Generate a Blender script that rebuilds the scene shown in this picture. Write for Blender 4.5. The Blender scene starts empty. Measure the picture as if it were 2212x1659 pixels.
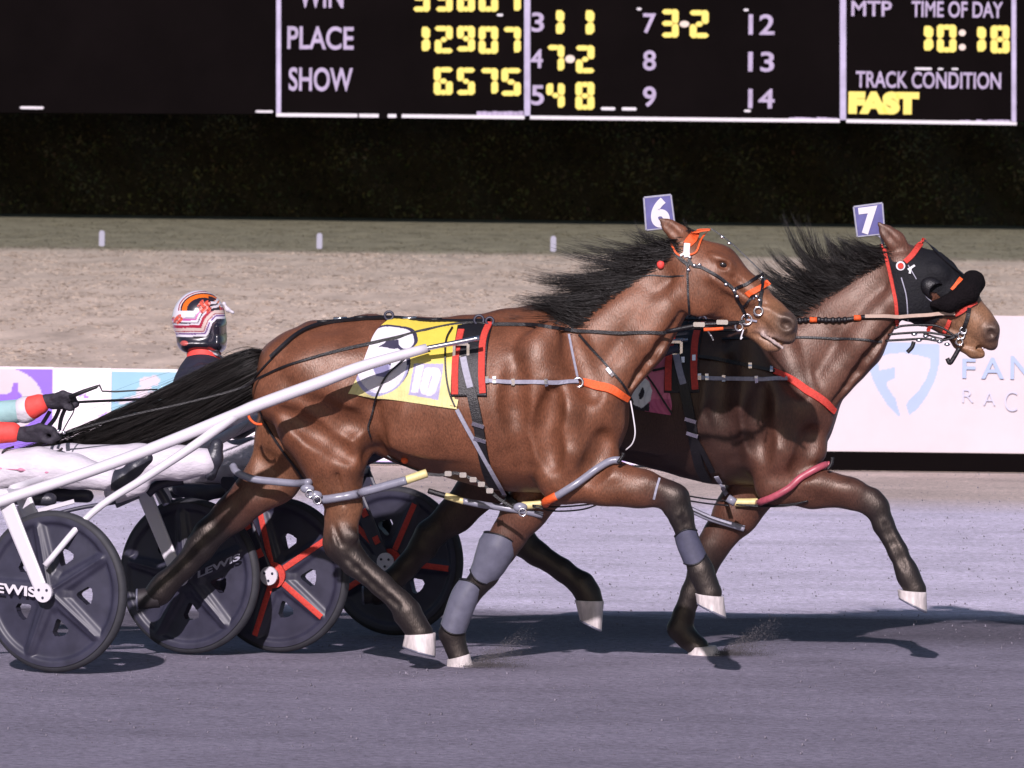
import bpy, math, random
import numpy as np
from mathutils import Vector, Matrix

R = math.radians
rng = np.random.default_rng(7)
random.seed(7)
S = bpy.context.scene
COL = S.collection

# ------------------------------------------------------------------ camera, sky, sun, exposure
F = 15000.0                 # focal length in pixels of the 2212-px-wide photograph
CAMH = 2.31
PITCH, ROLL = math.atan((829.5 - 300) / F), R(0.7)
cam = bpy.data.cameras.new("camera")
camo = bpy.data.objects.new("camera", cam)
COL.objects.link(camo)
cam.sensor_width = 36.0
cam.lens = F / 2212 * 36
cam.clip_start, cam.clip_end = 1.0, 3000.0
cam.dof.use_dof = True
cam.dof.focus_distance = 30.4
cam.dof.aperture_fstop = 17.0
_f = np.array([0, math.cos(PITCH), -math.sin(PITCH)])
_u = np.array([0, math.sin(PITCH), math.cos(PITCH)])
_r = np.array([1.0, 0, 0])
RT = _r * math.cos(ROLL) + _u * math.sin(ROLL)
UP = _u * math.cos(ROLL) - _r * math.sin(ROLL)
CAMP = np.array([0, 0, CAMH])
m = Matrix.Identity(4)
for i in range(3):
    m[i][0], m[i][1], m[i][2], m[i][3] = RT[i], UP[i], -_f[i], CAMP[i]
camo.matrix_world = m
S.camera = camo

SUN_EL, SUN_AZ = 28.0, 9.0      # floodlight direction: from behind the camera, a little from the left
tr = Vector((math.sin(R(SUN_AZ)) * math.cos(R(SUN_EL)), math.cos(R(SUN_AZ)) * math.cos(R(SUN_EL)), -math.sin(R(SUN_EL))))
sl = bpy.data.lights.new("sun", 'SUN')
sl.energy = 3.2
sl.angle = R(0.9)
sl.color = (1.0, 0.905, 0.96)
so = bpy.data.objects.new("sun", sl)
so.rotation_euler = tr.to_track_quat('-Z', 'Y').to_euler()
so.location = (-6, -30, 20)
COL.objects.link(so)
W = bpy.data.worlds.new("World")
S.world = W
W.use_nodes = True
nt = W.node_tree
nt.nodes.clear()
bg = nt.nodes.new('ShaderNodeBackground')
sk = nt.nodes.new('ShaderNodeTexSky')
sk.sky_type = 'NISHITA'
sk.sun_disc = False
sk.sun_elevation = R(SUN_EL)
sk.sun_rotation = R(180 + SUN_AZ)
wo = nt.nodes.new('ShaderNodeOutputWorld')
bg.inputs['Strength'].default_value = 0.042
nt.links.new(sk.outputs[0], bg.inputs[0])
nt.links.new(bg.outputs[0], wo.inputs[0])
S.view_settings.view_transform = 'Standard'
S.view_settings.look = 'None'
S.view_settings.exposure = 0.82
S.view_settings.gamma = 1.0

# ------------------------------------------------------------------ helpers
def ray(u, v):
    return _f + ((u - 1106) / F) * RT - ((v - 829.5) / F) * UP
def P(u, v, Y):
    d = ray(u, v)
    return CAMP + d * (Y / d[1])
def proj(V):
    V = np.atleast_2d(V) - CAMP
    z = V @ _f
    return 1106 + F * (V @ RT) / z, 829.5 - F * (V @ UP) / z
def s2l(*c):
    return tuple(((x / 255) / 12.92 if x / 255 <= .04045 else ((x / 255 + .055) / 1.055) ** 2.4) for x in c)

def mat(name, col=(.5, .5, .5), rough=.6, spec=.5, metal=0.0, noise=0.0, nscale=20.0, bump=0.0, bscale=120.0,
        attr=None, emit=None, estr=0.0, stretch=(1, 1, 1), coat=0.0, sheen=0.0, rnoise=0.0):
    M = bpy.data.materials.new(name)
    M.use_nodes = True
    t = M.node_tree
    b = t.nodes['Principled BSDF']
    b.inputs['Roughness'].default_value = rough
    b.inputs['Specular IOR Level'].default_value = spec
    b.inputs['Metallic'].default_value = metal
    b.inputs['Coat Weight'].default_value = coat
    b.inputs['Sheen Weight'].default_value = sheen
    L = t.links.new
    tc = t.nodes.new('ShaderNodeTexCoord')
    mp = t.nodes.new('ShaderNodeMapping')
    mp.inputs['Scale'].default_value = stretch
    L(tc.outputs['Object'], mp.inputs[0])
    if attr:
        a = t.nodes.new('ShaderNodeAttribute')
        a.attribute_name = attr
        csock = a.outputs['Color']
    else:
        rg = t.nodes.new('ShaderNodeRGB')
        rg.outputs[0].default_value = (*col, 1)
        csock = rg.outputs[0]
    n = t.nodes.new('ShaderNodeTexNoise')
    n.inputs['Scale'].default_value = nscale
    n.inputs['Detail'].default_value = 6
    n.inputs['Roughness'].default_value = .6
    L(mp.outputs[0], n.inputs['Vector'])
    if noise > 0:
        mr = t.nodes.new('ShaderNodeMapRange')
        mr.inputs['From Min'].default_value = .25
        mr.inputs['From Max'].default_value = .75
        mr.inputs['To Min'].default_value = 1 - noise
        mr.inputs['To Max'].default_value = 1 + noise
        L(n.outputs['Fac'], mr.inputs['Value'])
        vm = t.nodes.new('ShaderNodeVectorMath')
        vm.operation = 'SCALE'
        L(csock, vm.inputs[0])
        L(mr.outputs[0], vm.inputs['Scale'])
        csock = vm.outputs[0]
    L(csock, b.inputs['Base Color'])
    if rnoise > 0:
        mr = t.nodes.new('ShaderNodeMapRange')
        mr.inputs['To Min'].default_value = max(0, rough - rnoise)
        mr.inputs['To Max'].default_value = min(1, rough + rnoise)
        L(n.outputs['Fac'], mr.inputs['Value'])
        L(mr.outputs[0], b.inputs['Roughness'])
    if bump > 0:
        n2 = t.nodes.new('ShaderNodeTexNoise')
        n2.inputs['Scale'].default_value = bscale
        n2.inputs['Detail'].default_value = 4
        L(mp.outputs[0], n2.inputs['Vector'])
        bp = t.nodes.new('ShaderNodeBump')
        bp.inputs['Strength'].default_value = bump
        bp.inputs['Distance'].default_value = .01
        L(n2.outputs['Fac'], bp.inputs['Height'])
        L(bp.outputs[0], b.inputs['Normal'])
    if emit:
        b.inputs['Emission Color'].default_value = (*emit, 1)
        b.inputs['Emission Strength'].default_value = estr
    return M

ORG = {}
def meta(o, label=None, cat=None, group=None, kind=None):
    for k, x in (('label', label), ('category', cat), ('group', group), ('kind', kind)):
        if x:
            o[k] = x
    return o
def thing(name, loc, label, cat, group=None):
    o = bpy.data.objects.new(name, None)
    o.empty_display_size = .2
    o.location = tuple(float(x) for x in loc)
    COL.objects.link(o)
    ORG[o] = np.array([float(x) for x in loc])
    return meta(o, label, cat, group)
def mesh(name, V, Fc, material, parent=None, smooth=True, colors=None, loc=None, midx=None, label=None):
    """link one mesh object; V in world space.  A part keeps its thing's origin."""
    V = np.asarray(V, dtype=np.float64)
    if parent is not None:
        org = ORG[parent]
        base = np.zeros(3) if parent.type == 'MESH' else org * 0
    else:
        org = np.array(loc if loc is not None else [*((V.min(0) + V.max(0)) / 2)[:2], V[:, 2].min()], dtype=float)
    me = bpy.data.meshes.new(name)
    Vl = V - org
    if isinstance(Fc, np.ndarray):
        n, k = Fc.shape
        me.vertices.add(len(Vl))
        me.vertices.foreach_set('co', Vl.astype(np.float32).ravel())
        me.loops.add(n * k)
        me.loops.foreach_set('vertex_index', Fc.astype(np.int32).ravel())
        me.polygons.add(n)
        me.polygons.foreach_set('loop_start', np.arange(0, n * k, k, dtype=np.int32))
        me.update(calc_edges=True)
        me.validate()
    else:
        me.from_pydata([tuple(x) for x in Vl], [], Fc)
        me.update()
    if smooth:
        me.polygons.foreach_set('use_smooth', np.ones(len(me.polygons), dtype=bool))
    if colors is not None:
        ca = me.color_attributes.new('Col', 'FLOAT_COLOR', 'POINT')
        c4 = np.ones((len(Vl), 4), dtype=np.float32)
        c4[:, :3] = colors
        ca.data.foreach_set('color', c4.ravel())
    for mm in (material if isinstance(material, (list, tuple)) else [material]):
        me.materials.append(mm)
    if midx is not None:
        me.polygons.foreach_set('material_index', np.asarray(midx, dtype=np.int32))
    o = bpy.data.objects.new(name, me)
    COL.objects.link(o)
    ORG[o] = org
    if parent is not None:
        o.parent = parent
    else:
        o.location = org
    if label:
        o['label'] = label
    return o

class MB:
    """collects shapes into one mesh"""
    def __init__(s):
        s.V, s.F, s.n, s.mi = [], [], 0, []
    def add(s, V, Fc, mi=0):
        V = np.asarray(V, float).reshape(-1, 3)
        s.V.append(V)
        s.F += [tuple(int(i) + s.n for i in f) for f in Fc]
        s.mi += [mi] * len(Fc)
        s.n += len(V)
        return s
    def box(s, c, size, rot=None, mi=0, bev=0.0):
        c = np.asarray(c, float)
        hx, hy, hz = [x / 2 for x in size]
        b = min(bev, hx * .9, hy * .9, hz * .9)
        if b <= 0:
            V = np.array([[x, y, z] for x in (-hx, hx) for y in (-hy, hy) for z in (-hz, hz)])
            Fc = [(0, 1, 3, 2), (4, 6, 7, 5), (0, 4, 5, 1), (2, 3, 7, 6), (0, 2, 6, 4), (1, 5, 7, 3)]
        else:   # chamfered along the y-parallel edges
            o = [(-hx + b, -hz), (hx - b, -hz), (hx, -hz + b), (hx, hz - b), (hx - b, hz), (-hx + b, hz), (-hx, hz - b), (-hx, -hz + b)]
            V = np.array([[x, -hy, z] for x, z in o] + [[x, hy, z] for x, z in o])
            Fc = [tuple(range(8)), tuple(range(15, 7, -1))] + [(i, i + 8, (i + 1) % 8 + 8, (i + 1) % 8) for i in range(8)]
        if rot is not None:
            V = V @ np.asarray(rot).T
        return s.add(V + c, Fc, mi)
    def tube(s, pts, rad, n=8, mi=0, closed=False, flat=None):
        pts = np.asarray(pts, float)
        N = len(pts)
        rad = np.full(N, rad) if np.isscalar(rad) else np.asarray(rad, float)
        T = np.gradient(pts, axis=0) if not closed else (np.roll(pts, -1, 0) - np.roll(pts, 1, 0))
        T /= np.linalg.norm(T, axis=1)[:, None] + 1e-9
        a = np.array([0, 1.0, 0]) if abs(T[0][1]) < .9 else np.array([1.0, 0, 0])
        U = np.cross(T[0], a)
        V = []
        for i in range(N):
            U = U - T[i] * (U @ T[i])
            U /= np.linalg.norm(U) + 1e-9
            B = np.cross(T[i], U)
            for k in range(n):
                an = 2 * math.pi * k / n
                V.append(pts[i] + rad[i] * (math.cos(an) * U + math.sin(an) * B * (flat or 1)))
        Fc = []
        M_ = N if closed else N - 1
        for i in range(M_):
            j = (i + 1) % N
            for k in range(n):
                k2 = (k + 1) % n
                Fc.append((i * n + k, i * n + k2, j * n + k2, j * n + k))
        if not closed:
            Fc.append(tuple(range(n - 1, -1, -1)))
            Fc.append(tuple((N - 1) * n + k for k in range(n)))
        return s.add(V, Fc, mi)
    def ring(s, c, r, t, nrm=(0, -1, 0), n=20, k=6, mi=0):
        nv = np.asarray(nrm, float)
        nv /= np.linalg.norm(nv)
        a = np.cross(nv, [0, 0, 1.0]) if abs(nv[2]) < .9 else np.cross(nv, [1.0, 0, 0])
        a /= np.linalg.norm(a)
        b = np.cross(nv, a)
        pts = [np.asarray(c) + r * (math.cos(q) * a + math.sin(q) * b) for q in np.linspace(0, 2 * math.pi, n, endpoint=False)]
        return s.tube(pts, t, k, mi, closed=True)
    def band(s, pts, nrm, w, t, mi=0):
        """flat strap along pts with surface normals nrm"""
        pts, nrm = np.asarray(pts, float), np.asarray(nrm, float)
        N = len(pts)
        w = np.full(N, w) if np.isscalar(w) else np.asarray(w, float)
        T = np.gradient(pts, axis=0)
        T /= np.linalg.norm(T, axis=1)[:, None] + 1e-9
        sd = np.cross(T, nrm)
        sd /= np.linalg.norm(sd, axis=1)[:, None] + 1e-9
        V = []
        for i in range(N):
            a, b = sd[i] * w[i] / 2, nrm[i] * t
            V += [pts[i] - a, pts[i] + a, pts[i] + a * .92 + b, pts[i] - a * .92 + b]
        Fc = []
        for i in range(N - 1):
            for k in range(4):
                Fc.append((i * 4 + k, i * 4 + (k + 1) % 4, i * 4 + 4 + (k + 1) % 4, i * 4 + 4 + k))
        Fc += [(3, 2, 1, 0), tuple(4 * (N - 1) + k for k in range(4))]
        return s.add(V, Fc, mi)
    def ball(s, c, r, n=12, m_=8, mi=0, sc=(1, 1, 1)):
        V, Fc = [], []
        for i in range(m_ + 1):
            th = math.pi * i / m_
            for k in range(n):
                ph = 2 * math.pi * k / n
                V.append(np.asarray(c) + r * np.array([math.sin(th) * math.cos(ph) * sc[0], math.sin(th) * math.sin(ph) * sc[1], math.cos(th) * sc[2]]))
        for i in range(m_):
            for k in range(n):
                k2 = (k + 1) % n
                Fc.append((i * n + k, i * n + n + k, i * n + n + k2, i * n + k2))
        return s.add(V, Fc, mi)
    def disc(s, c, r, t, nrm=(0, -1, 0), n=18, mi=0):
        nv = np.asarray(nrm, float)
        nv /= np.linalg.norm(nv)
        return s.tube([np.asarray(c), np.asarray(c) + nv * t], r, n, mi)
    def build(s, name, material, parent=None, smooth=False, loc=None, label=None, ang=None):
        o = mesh(name, np.concatenate(s.V), s.F, material, parent, smooth, loc=loc,
                 midx=s.mi if isinstance(material, (list, tuple)) else None, label=label)
        if ang:
            autosmooth(o, ang)
        return o
def autosmooth(o, ang=35):
    me = o.data
    me.polygons.foreach_set('use_smooth', np.ones(len(me.polygons), dtype=bool))
    me.set_sharp_from_angle(angle=R(ang))

def catmull(pts, n=8):
    pts = np.asarray(pts, float)
    Q = np.vstack([2 * pts[0] - pts[1], pts, 2 * pts[-1] - pts[-2]])
    out = []
    for i in range(1, len(Q) - 2):
        p0, p1, p2, p3 = Q[i - 1:i + 3]
        for t in np.linspace(0, 1, n, endpoint=False):
            out.append(.5 * (2 * p1 + (p2 - p0) * t + (2 * p0 - 5 * p1 + 4 * p2 - p3) * t * t + (3 * p1 - p0 - 3 * p2 + p3) * t ** 3))
    out.append(pts[-1])
    return np.array(out)

def text_mesh(s, bold=0.0):
    cu = bpy.data.curves.new('lettering', 'FONT')
    cu.body = s
    cu.size = 1
    cu.offset = bold
    cu.extrude = .5
    ob = bpy.data.objects.new('lettering', cu)
    COL.objects.link(ob)
    dg = bpy.context.evaluated_depsgraph_get()
    me = bpy.data.meshes.new_from_object(ob.evaluated_get(dg))
    V = np.array([v.co[:] for v in me.vertices])
    Fc = [tuple(p.vertices) for p in me.polygons]
    bpy.data.objects.remove(ob)
    bpy.data.curves.remove(cu)
    bpy.data.meshes.remove(me)
    return V, Fc
def text_box(mb, s, u0, v0, u1, v1, Y, depth=.02, bold=0.0, mi=0, slant=0.0):
    """text filling the pixel box, standing on the plane Y, facing -Y"""
    V, Fc = text_mesh(s, bold)
    lo, hi = V.min(0), V.max(0)
    q = (V - lo) / (hi - lo)
    c = P((u0 + u1) / 2, (v0 + v1) / 2, Y)
    w, h = (u1 - u0) * Y / F, (v1 - v0) * Y / F
    x = c[0] + (q[:, 0] - .5) * w + slant * (q[:, 1] - .5) * h
    z = c[2] + (q[:, 1] - .5) * h
    y = Y - q[:, 2] * depth
    mb.add(np.stack([x, y, z], 1), Fc, mi)

# ------------------------------------------------------------------ implicit bodies
SINE = [(*(lambda d: d / np.linalg.norm(d) * rng.uniform(.5, 1.6))(rng.normal(size=3)), rng.uniform(0, 6.28)) for _ in range(9)]
class Body:
    """smooth union of tapered capsules and ellipsoids on a grid, meshed by surface nets"""
    def __init__(s, plane=None, slope=0.0):
        s.pr = []
        s.plane = plane
    def cone(s, a, b, ra, rb, ky=1.0, k=.03, col=None, sub=False):
        s.pr.append(dict(t='c', a=np.array(a, float), b=np.array(b, float), ra=ra, rb=rb, ky=ky, k=k, col=col, sub=sub))
        return s
    def ell(s, c, r, rot=0.0, k=.03, col=None, sub=False):
        s.pr.append(dict(t='e', c=np.array(c, float), r=np.array(r, float), rot=rot, k=k, col=col, sub=sub))
        return s
    @staticmethod
    def dist(p, X, Y, Z):
        if p['t'] == 'c':
            ky = p['ky']
            a, b = p['a'].copy(), p['b'].copy()
            a[1] /= ky
            b[1] /= ky
            Yk = Y / ky
            ab = b - a
            L2 = ab @ ab + 1e-12
            t = np.clip(((X - a[0]) * ab[0] + (Yk - a[1]) * ab[1] + (Z - a[2]) * ab[2]) / L2, 0, 1)
            d = np.sqrt((X - a[0] - t * ab[0]) ** 2 + (Yk - a[1] - t * ab[1]) ** 2 + (Z - a[2] - t * ab[2]) ** 2)
            return d - (p['ra'] + (p['rb'] - p['ra']) * t)
        c, r = p['c'], p['r']
        cs, sn = math.cos(p['rot']), math.sin(p['rot'])
        x, z = (X - c[0]), (Z - c[2])
        xx, zz, yy = x * cs + z * sn, -x * sn + z * cs, Y - c[1]
        k0 = np.sqrt((xx / r[0]) ** 2 + (yy / r[1]) ** 2 + (zz / r[2]) ** 2)
        k1 = np.sqrt((xx / r[0] ** 2) ** 2 + (yy / r[1] ** 2) ** 2 + (zz / r[2] ** 2) ** 2) + 1e-9
        return k0 * (k0 - 1) / k1
    def bounds(s, p):
        if p['t'] == 'c':
            r = max(p['ra'], p['rb'])
            rr = np.array([r, r * p['ky'], r])
            return np.minimum(p['a'], p['b']) - rr, np.maximum(p['a'], p['b']) + rr
        r = max(p['r'][0], p['r'][2])
        rr = np.array([r, p['r'][1], r])
        return p['c'] - rr, p['c'] + rr
    def grid(s, h):
        lo = np.min([s.bounds(p)[0] for p in s.pr if not p['sub']], 0) - .03
        hi = np.max([s.bounds(p)[1] for p in s.pr if not p['sub']], 0) + .03
        n = np.ceil((hi - lo) / h).astype(int) + 1
        G = np.full(n, .5, dtype=np.float32)
        for p in s.pr:
            m_ = p['k'] + .05
            a, b = s.bounds(p)
            i0 = np.maximum(np.floor((a - m_ - lo) / h).astype(int), 0)
            i1 = np.minimum(np.ceil((b + m_ - lo) / h).astype(int) + 1, n)
            if np.any(i1 <= i0):
                continue
            X = (lo[0] + h * np.arange(i0[0], i1[0]))[:, None, None].astype(np.float32)
            Y = (lo[1] + h * np.arange(i0[1], i1[1]))[None, :, None].astype(np.float32)
            Z = (lo[2] + h * np.arange(i0[2], i1[2]))[None, None, :].astype(np.float32)
            d = s.dist(p, X, Y, Z).astype(np.float32)
            sl_ = tuple(slice(i0[q], i1[q]) for q in range(3))
            g = G[sl_]
            k = p['k']
            if p['sub']:
                hh = np.maximum(k - np.abs(g + d), 0) / k
                G[sl_] = np.maximum(g, -d) + hh * hh * k * .25
            else:
                hh = np.maximum(k - np.abs(g - d), 0) / k
                G[sl_] = np.minimum(g, d) - hh * hh * k * .25
        s.G, s.lo, s.h = G, lo, h
        return s
    def roughen(s, amp, scale, seed=3, n=9):
        """slight unevenness under the skin, so that no surface is a perfect capsule"""
        g = np.random.default_rng(seed)
        nx, ny, nz = s.G.shape
        X = (s.lo[0] + s.h * np.arange(nx)).astype(np.float32)[:, None, None]
        Y = (s.lo[1] + s.h * np.arange(ny)).astype(np.float32)[None, :, None]
        Z = (s.lo[2] + s.h * np.arange(nz)).astype(np.float32)[None, None, :]
        for i in range(nx):
            b = np.abs(s.G[i]) < .06
            if not b.any():
                continue
            yy, zz = np.nonzero(b)
            acc = np.zeros(len(yy), dtype=np.float32)
            for q in range(n):
                d = SINE[q]
                acc += np.sin((X[i, 0, 0] * d[0] + Y[0, yy, 0] * d[1] + Z[0, 0, zz] * d[2]) / scale * 6.28 + d[3])
            s.G[i][yy, zz] += amp * acc / math.sqrt(n)
        return s
    def sample(s, pts):
        q = (np.asarray(pts) - s.lo) / s.h
        n = np.array(s.G.shape)
        ok = np.all((q >= 0) & (q < n - 1.001), axis=-1)
        qc = np.clip(q, 0, n - 1.001)
        i = qc.astype(int)
        f = qc - i
        o = 0
        for dx in (0, 1):
            for dy in (0, 1):
                for dz in (0, 1):
                    w = (f[..., 0] if dx else 1 - f[..., 0]) * (f[..., 1] if dy else 1 - f[..., 1]) * (f[..., 2] if dz else 1 - f[..., 2])
                    o = o + w * s.G[i[..., 0] + dx, i[..., 1] + dy, i[..., 2] + dz]
        return np.where(ok, o, .5)
    def normal(s, p):
        e = s.h * 1.5
        p = np.atleast_2d(p)
        g = np.stack([s.sample(p + e * np.eye(3)[i]) - s.sample(p - e * np.eye(3)[i]) for i in range(3)], -1)
        return g / (np.linalg.norm(g, axis=-1)[:, None] + 1e-9)
    def hit(s, u, v, back=False, ymax=None):
        """first surface point along the sight line through photo pixel u,v ; (point, ok)"""
        u, v = np.atleast_1d(np.asarray(u, float)), np.atleast_1d(np.asarray(v, float))
        d = np.stack([ray(a, b) for a, b in zip(u, v)])
        d /= d[:, 1:2]
        y0, y1 = s.lo[1], s.lo[1] + s.h * (s.G.shape[1] - 1)
        if ymax is not None:
            y1 = min(y1, ymax)
        ys = np.arange(y0, y1, .004)
        pts = CAMP + d[:, None, :] * ys[None, :, None]
        g = s.sample(pts)
        neg = g < 0
        ok = neg.any(1)
        i = np.where(ok, neg.argmax(1), g.argmin(1))
        return pts[np.arange(len(u)), i], ok
    def verts(s):
        G, h = s.G, s.h
        sg = (G < 0)
        c = np.zeros(tuple(np.array(G.shape) - 1), dtype=np.uint8)
        for dx in (0, 1):
            for dy in (0, 1):
                for dz in (0, 1):
                    c += sg[dx:sg.shape[0] - 1 + dx, dy:sg.shape[1] - 1 + dy, dz:sg.shape[2] - 1 + dz]
        act = (c > 0) & (c < 8)
        idx = np.argwhere(act)
        off = np.array([[dx, dy, dz] for dx in (0, 1) for dy in (0, 1) for dz in (0, 1)])
        vals = np.stack([G[idx[:, 0] + o[0], idx[:, 1] + o[1], idx[:, 2] + o[2]] for o in off], 1)
        acc = np.zeros((len(idx), 3))
        cnt = np.zeros(len(idx))
        for a in range(8):
            for b in range(a + 1, 8):
                if np.abs(off[a] - off[b]).sum() != 1:
                    continue
                va, vb = vals[:, a], vals[:, b]
                x = (va < 0) != (vb < 0)
                t = np.where(x, va / np.where(x, va - vb, 1), 0)
                acc += np.where(x[:, None], off[a] + t[:, None] * (off[b] - off[a]), 0)
                cnt += x
        V = s.lo + (idx + acc / cnt[:, None]) * h
        vid = np.full(act.shape, -1, dtype=np.int32)
        vid[act] = np.arange(len(idx))
        quads = []
        for ax in range(3):
            o1, o2 = [(1, 2), (2, 0), (0, 1)][ax]
            A = np.moveaxis(sg, (ax, o1, o2), (0, 1, 2))
            Vd = np.moveaxis(vid, (ax, o1, o2), (0, 1, 2))
            e = A[:-1, 1:-1, 1:-1] != A[1:, 1:-1, 1:-1]
            q = np.argwhere(e)
            if not len(q):
                continue
            i, j, k = q[:, 0], q[:, 1] + 1, q[:, 2] + 1
            f = np.stack([Vd[i, j - 1, k - 1], Vd[i, j, k - 1], Vd[i, j, k], Vd[i, j - 1, k]], 1)
            inside = A[i, j, k]
            f = np.where(inside[:, None], f, f[:, ::-1])
            quads.append(f)
        Fc = np.concatenate(quads)
        Fc = Fc[(Fc >= 0).all(1)]
        # relax a little
        for it in range(2):
            sm = np.zeros_like(V)
            ct = np.zeros(len(V))
            for a in range(4):
                b = (a + 1) % 4
                np.add.at(sm, Fc[:, a], V[Fc[:, b]])
                np.add.at(ct, Fc[:, a], 1)
                np.add.at(sm, Fc[:, b], V[Fc[:, a]])
                np.add.at(ct, Fc[:, b], 1)
            V = V * .5 + .5 * sm / np.maximum(ct, 1)[:, None]
        return V, Fc
    def paint(s, V, soft=.014):
        num = np.zeros((len(V), 3))
        den = np.full(len(V), 1e-12)
        for p in s.pr:
            if p['sub'] or p['col'] is None:
                continue
            a, b = s.bounds(p)
            m_ = np.all((V > a - .06) & (V < b + .06), axis=1)
            if not m_.any():
                continue
            Q = V[m_]
            d = s.dist(p, Q[:, 0], Q[:, 1], Q[:, 2])
            w = np.exp(-np.clip(d, -.02, .3) / soft)
            num[m_] += w[:, None] * np.array(p['col'])
            den[m_] += w
        return num / den[:, None]
# ------------------------------------------------------------------ materials
def coat_mat():
    """short glossy hair: coat colour per vertex, sweat-dark patches, fine hair grain"""
    M = mat('bay_coat', attr='Col', rough=.47, spec=.62, noise=.34, nscale=7, bump=.0, rnoise=.16)
    t = M.node_tree
    L = t.links.new
    b = t.nodes['Principled BSDF']
    b.inputs['Specular Tint'].default_value = (1.0, .84, .73, 1)
    tc = [n for n in t.nodes if n.type == 'TEX_COORD'][0]
    mp = t.nodes.new('ShaderNodeMapping')
    mp.inputs['Scale'].default_value = (1, 1, .35)
    mp.inputs['Rotation'].default_value = (0, .5, 0)
    L(tc.outputs['Object'], mp.inputs[0])
    n = t.nodes.new('ShaderNodeTexNoise')
    n.inputs['Scale'].default_value = 190
    n.inputs['Detail'].default_value = 3
    L(mp.outputs[0], n.inputs['Vector'])
    src = b.inputs['Base Color'].links[0].from_socket
    mr = t.nodes.new('ShaderNodeMapRange')
    mr.inputs['From Min'].default_value, mr.inputs['From Max'].default_value = .3, .7
    mr.inputs['To Min'].default_value, mr.inputs['To Max'].default_value = .68, 1.34
    L(n.outputs['Fac'], mr.inputs['Value'])
    vm = t.nodes.new('ShaderNodeVectorMath')
    vm.operation = 'SCALE'
    L(src, vm.inputs[0])
    L(mr.outputs[0], vm.inputs['Scale'])
    L(vm.outputs[0], b.inputs['Base Color'])
    bp = t.nodes.new('ShaderNodeBump')
    bp.inputs['Strength'].default_value = .42
    bp.inputs['Distance'].default_value = .004
    L(n.outputs['Fac'], bp.inputs['Height'])
    L(bp.outputs[0], b.inputs['Normal'])
    return M
MT = {}
MT['white'] = mat('white_paint', (.56, .53, .575), rough=.35, noise=.05, nscale=6, rnoise=.1)
MT['cream'] = mat('cream_tape', (.62, .52, .24), rough=.5, noise=.15, nscale=60)
MT['black'] = mat('black_leather', (.006, .005, .007), rough=.45, noise=.3, nscale=40, bump=.3, bscale=200)
MT['blackpl'] = mat('black_plastic', (.024, .023, .042), rough=.49, noise=.3, nscale=12, rnoise=.12)
MT['rubber'] = mat('tyre_rubber', (.02, .02, .026), rough=.7, noise=.4, nscale=18)
MT['red'] = mat('red_webbing', (.55, .045, .03), rough=.6, noise=.25, nscale=90, bump=.5, bscale=400)
MT['orange'] = mat('orange_webbing', (.72, .10, .018), rough=.55, noise=.2, nscale=90, bump=.4, bscale=400)
MT['steel'] = mat('polished_steel', (.72, .70, .74), rough=.22, metal=1.0, noise=.1, nscale=30)
MT['grey'] = mat('grey_plastic', (.20, .20, .25), rough=.3, noise=.12, nscale=25, rnoise=.1)
MT['boot'] = mat('grey_boot_plastic', (.105, .105, .145), rough=.33, noise=.2, nscale=22, rnoise=.1)
MT['wrap'] = mat('slate_boot_wrap', (.05, .05, .085), rough=.7, noise=.2, nscale=40)
MT['strapgrey'] = mat('grey_webbing', (.27, .265, .33), rough=.6, noise=.2, nscale=80)
MT['coat'] = coat_mat()
MT['hair'] = mat('black_hair', (.0075, .005, .0045), rough=.42, spec=.38, noise=.5, nscale=14)
MT['hoof'] = mat('pale_hoof_horn', (.50, .445, .44), rough=.65, noise=.5, nscale=22, bump=.4, bscale=60, stretch=(1, 1, .3))
MT['darkhoof'] = mat('dark_hoof_horn', (.02, .016, .018), rough=.6, noise=.3, nscale=30)
MT['eye'] = mat('dark_wet_eye', (.008, .005, .005), rough=.06, spec=.9)
MT['paint'] = mat('printed_cloth', attr='Col', rough=.65, noise=.06, nscale=30, bump=.15, bscale=60)
MT['helmet'] = mat('glossy_helmet', attr='Col', rough=.22, spec=.6, coat=.3, noise=.04)
MT['pants'] = mat('white_nylon', (.53, .49, .545), rough=.6, noise=.08, nscale=14, bump=.9, bscale=16, stretch=(1, 1, 2.2))
MT['jersey'] = mat('navy_jersey', (.014, .013, .028), rough=.7, noise=.2, nscale=20, bump=.6, bscale=20)
MT['teal'] = mat('teal_jersey', (.27, .42, .43), rough=.7, noise=.12, nscale=20, bump=.6, bscale=22)
MT['glove'] = mat('charcoal_glove', (.022, .018, .028), rough=.75, noise=.3, nscale=30, bump=.5, bscale=80)
MT['skin'] = mat('skin', (.45, .24, .17), rough=.55, noise=.08)
MT['bootleather'] = mat('dark_boot_leather', (.03, .03, .042), rough=.4, noise=.35, nscale=18, bump=.3, bscale=60)
MT['bannerpaint'] = mat('printed_banner', attr='Col', rough=.55, noise=.05, nscale=3, bump=.15, bscale=5)
MT['boardblack'] = mat('black_board', (.0035, .0024, .0026), rough=.9, spec=.03, noise=.25, nscale=.4)
MT['boardframe'] = mat('pale_frame_paint', (.34, .30, .44), rough=.5, noise=.25, nscale=2.2)
MT['boardsign'] = mat('pale_sign_letters', (.30, .245, .37), rough=.5, noise=.25, nscale=3)
MT['digit'] = mat('lit_yellow_digit', (.1, .08, .01), rough=.5, emit=(1, .74, .16), estr=.62, noise=.2, nscale=4)
MT['dot'] = mat('lit_pale_mark', (.1, .08, .08), rough=.5, emit=(1, .75, .66), estr=.5)
MT['plateblue'] = mat('indigo_plate', (.075, .07, .22), rough=.4, noise=.3, nscale=20)
MT['dirt'] = mat('thrown_dirt', (.11, .098, .105), rough=.95, noise=.3, nscale=20)
MT['clod'] = mat('track_clod', (.20, .18, .22), rough=.95, noise=.4, nscale=3)
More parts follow.
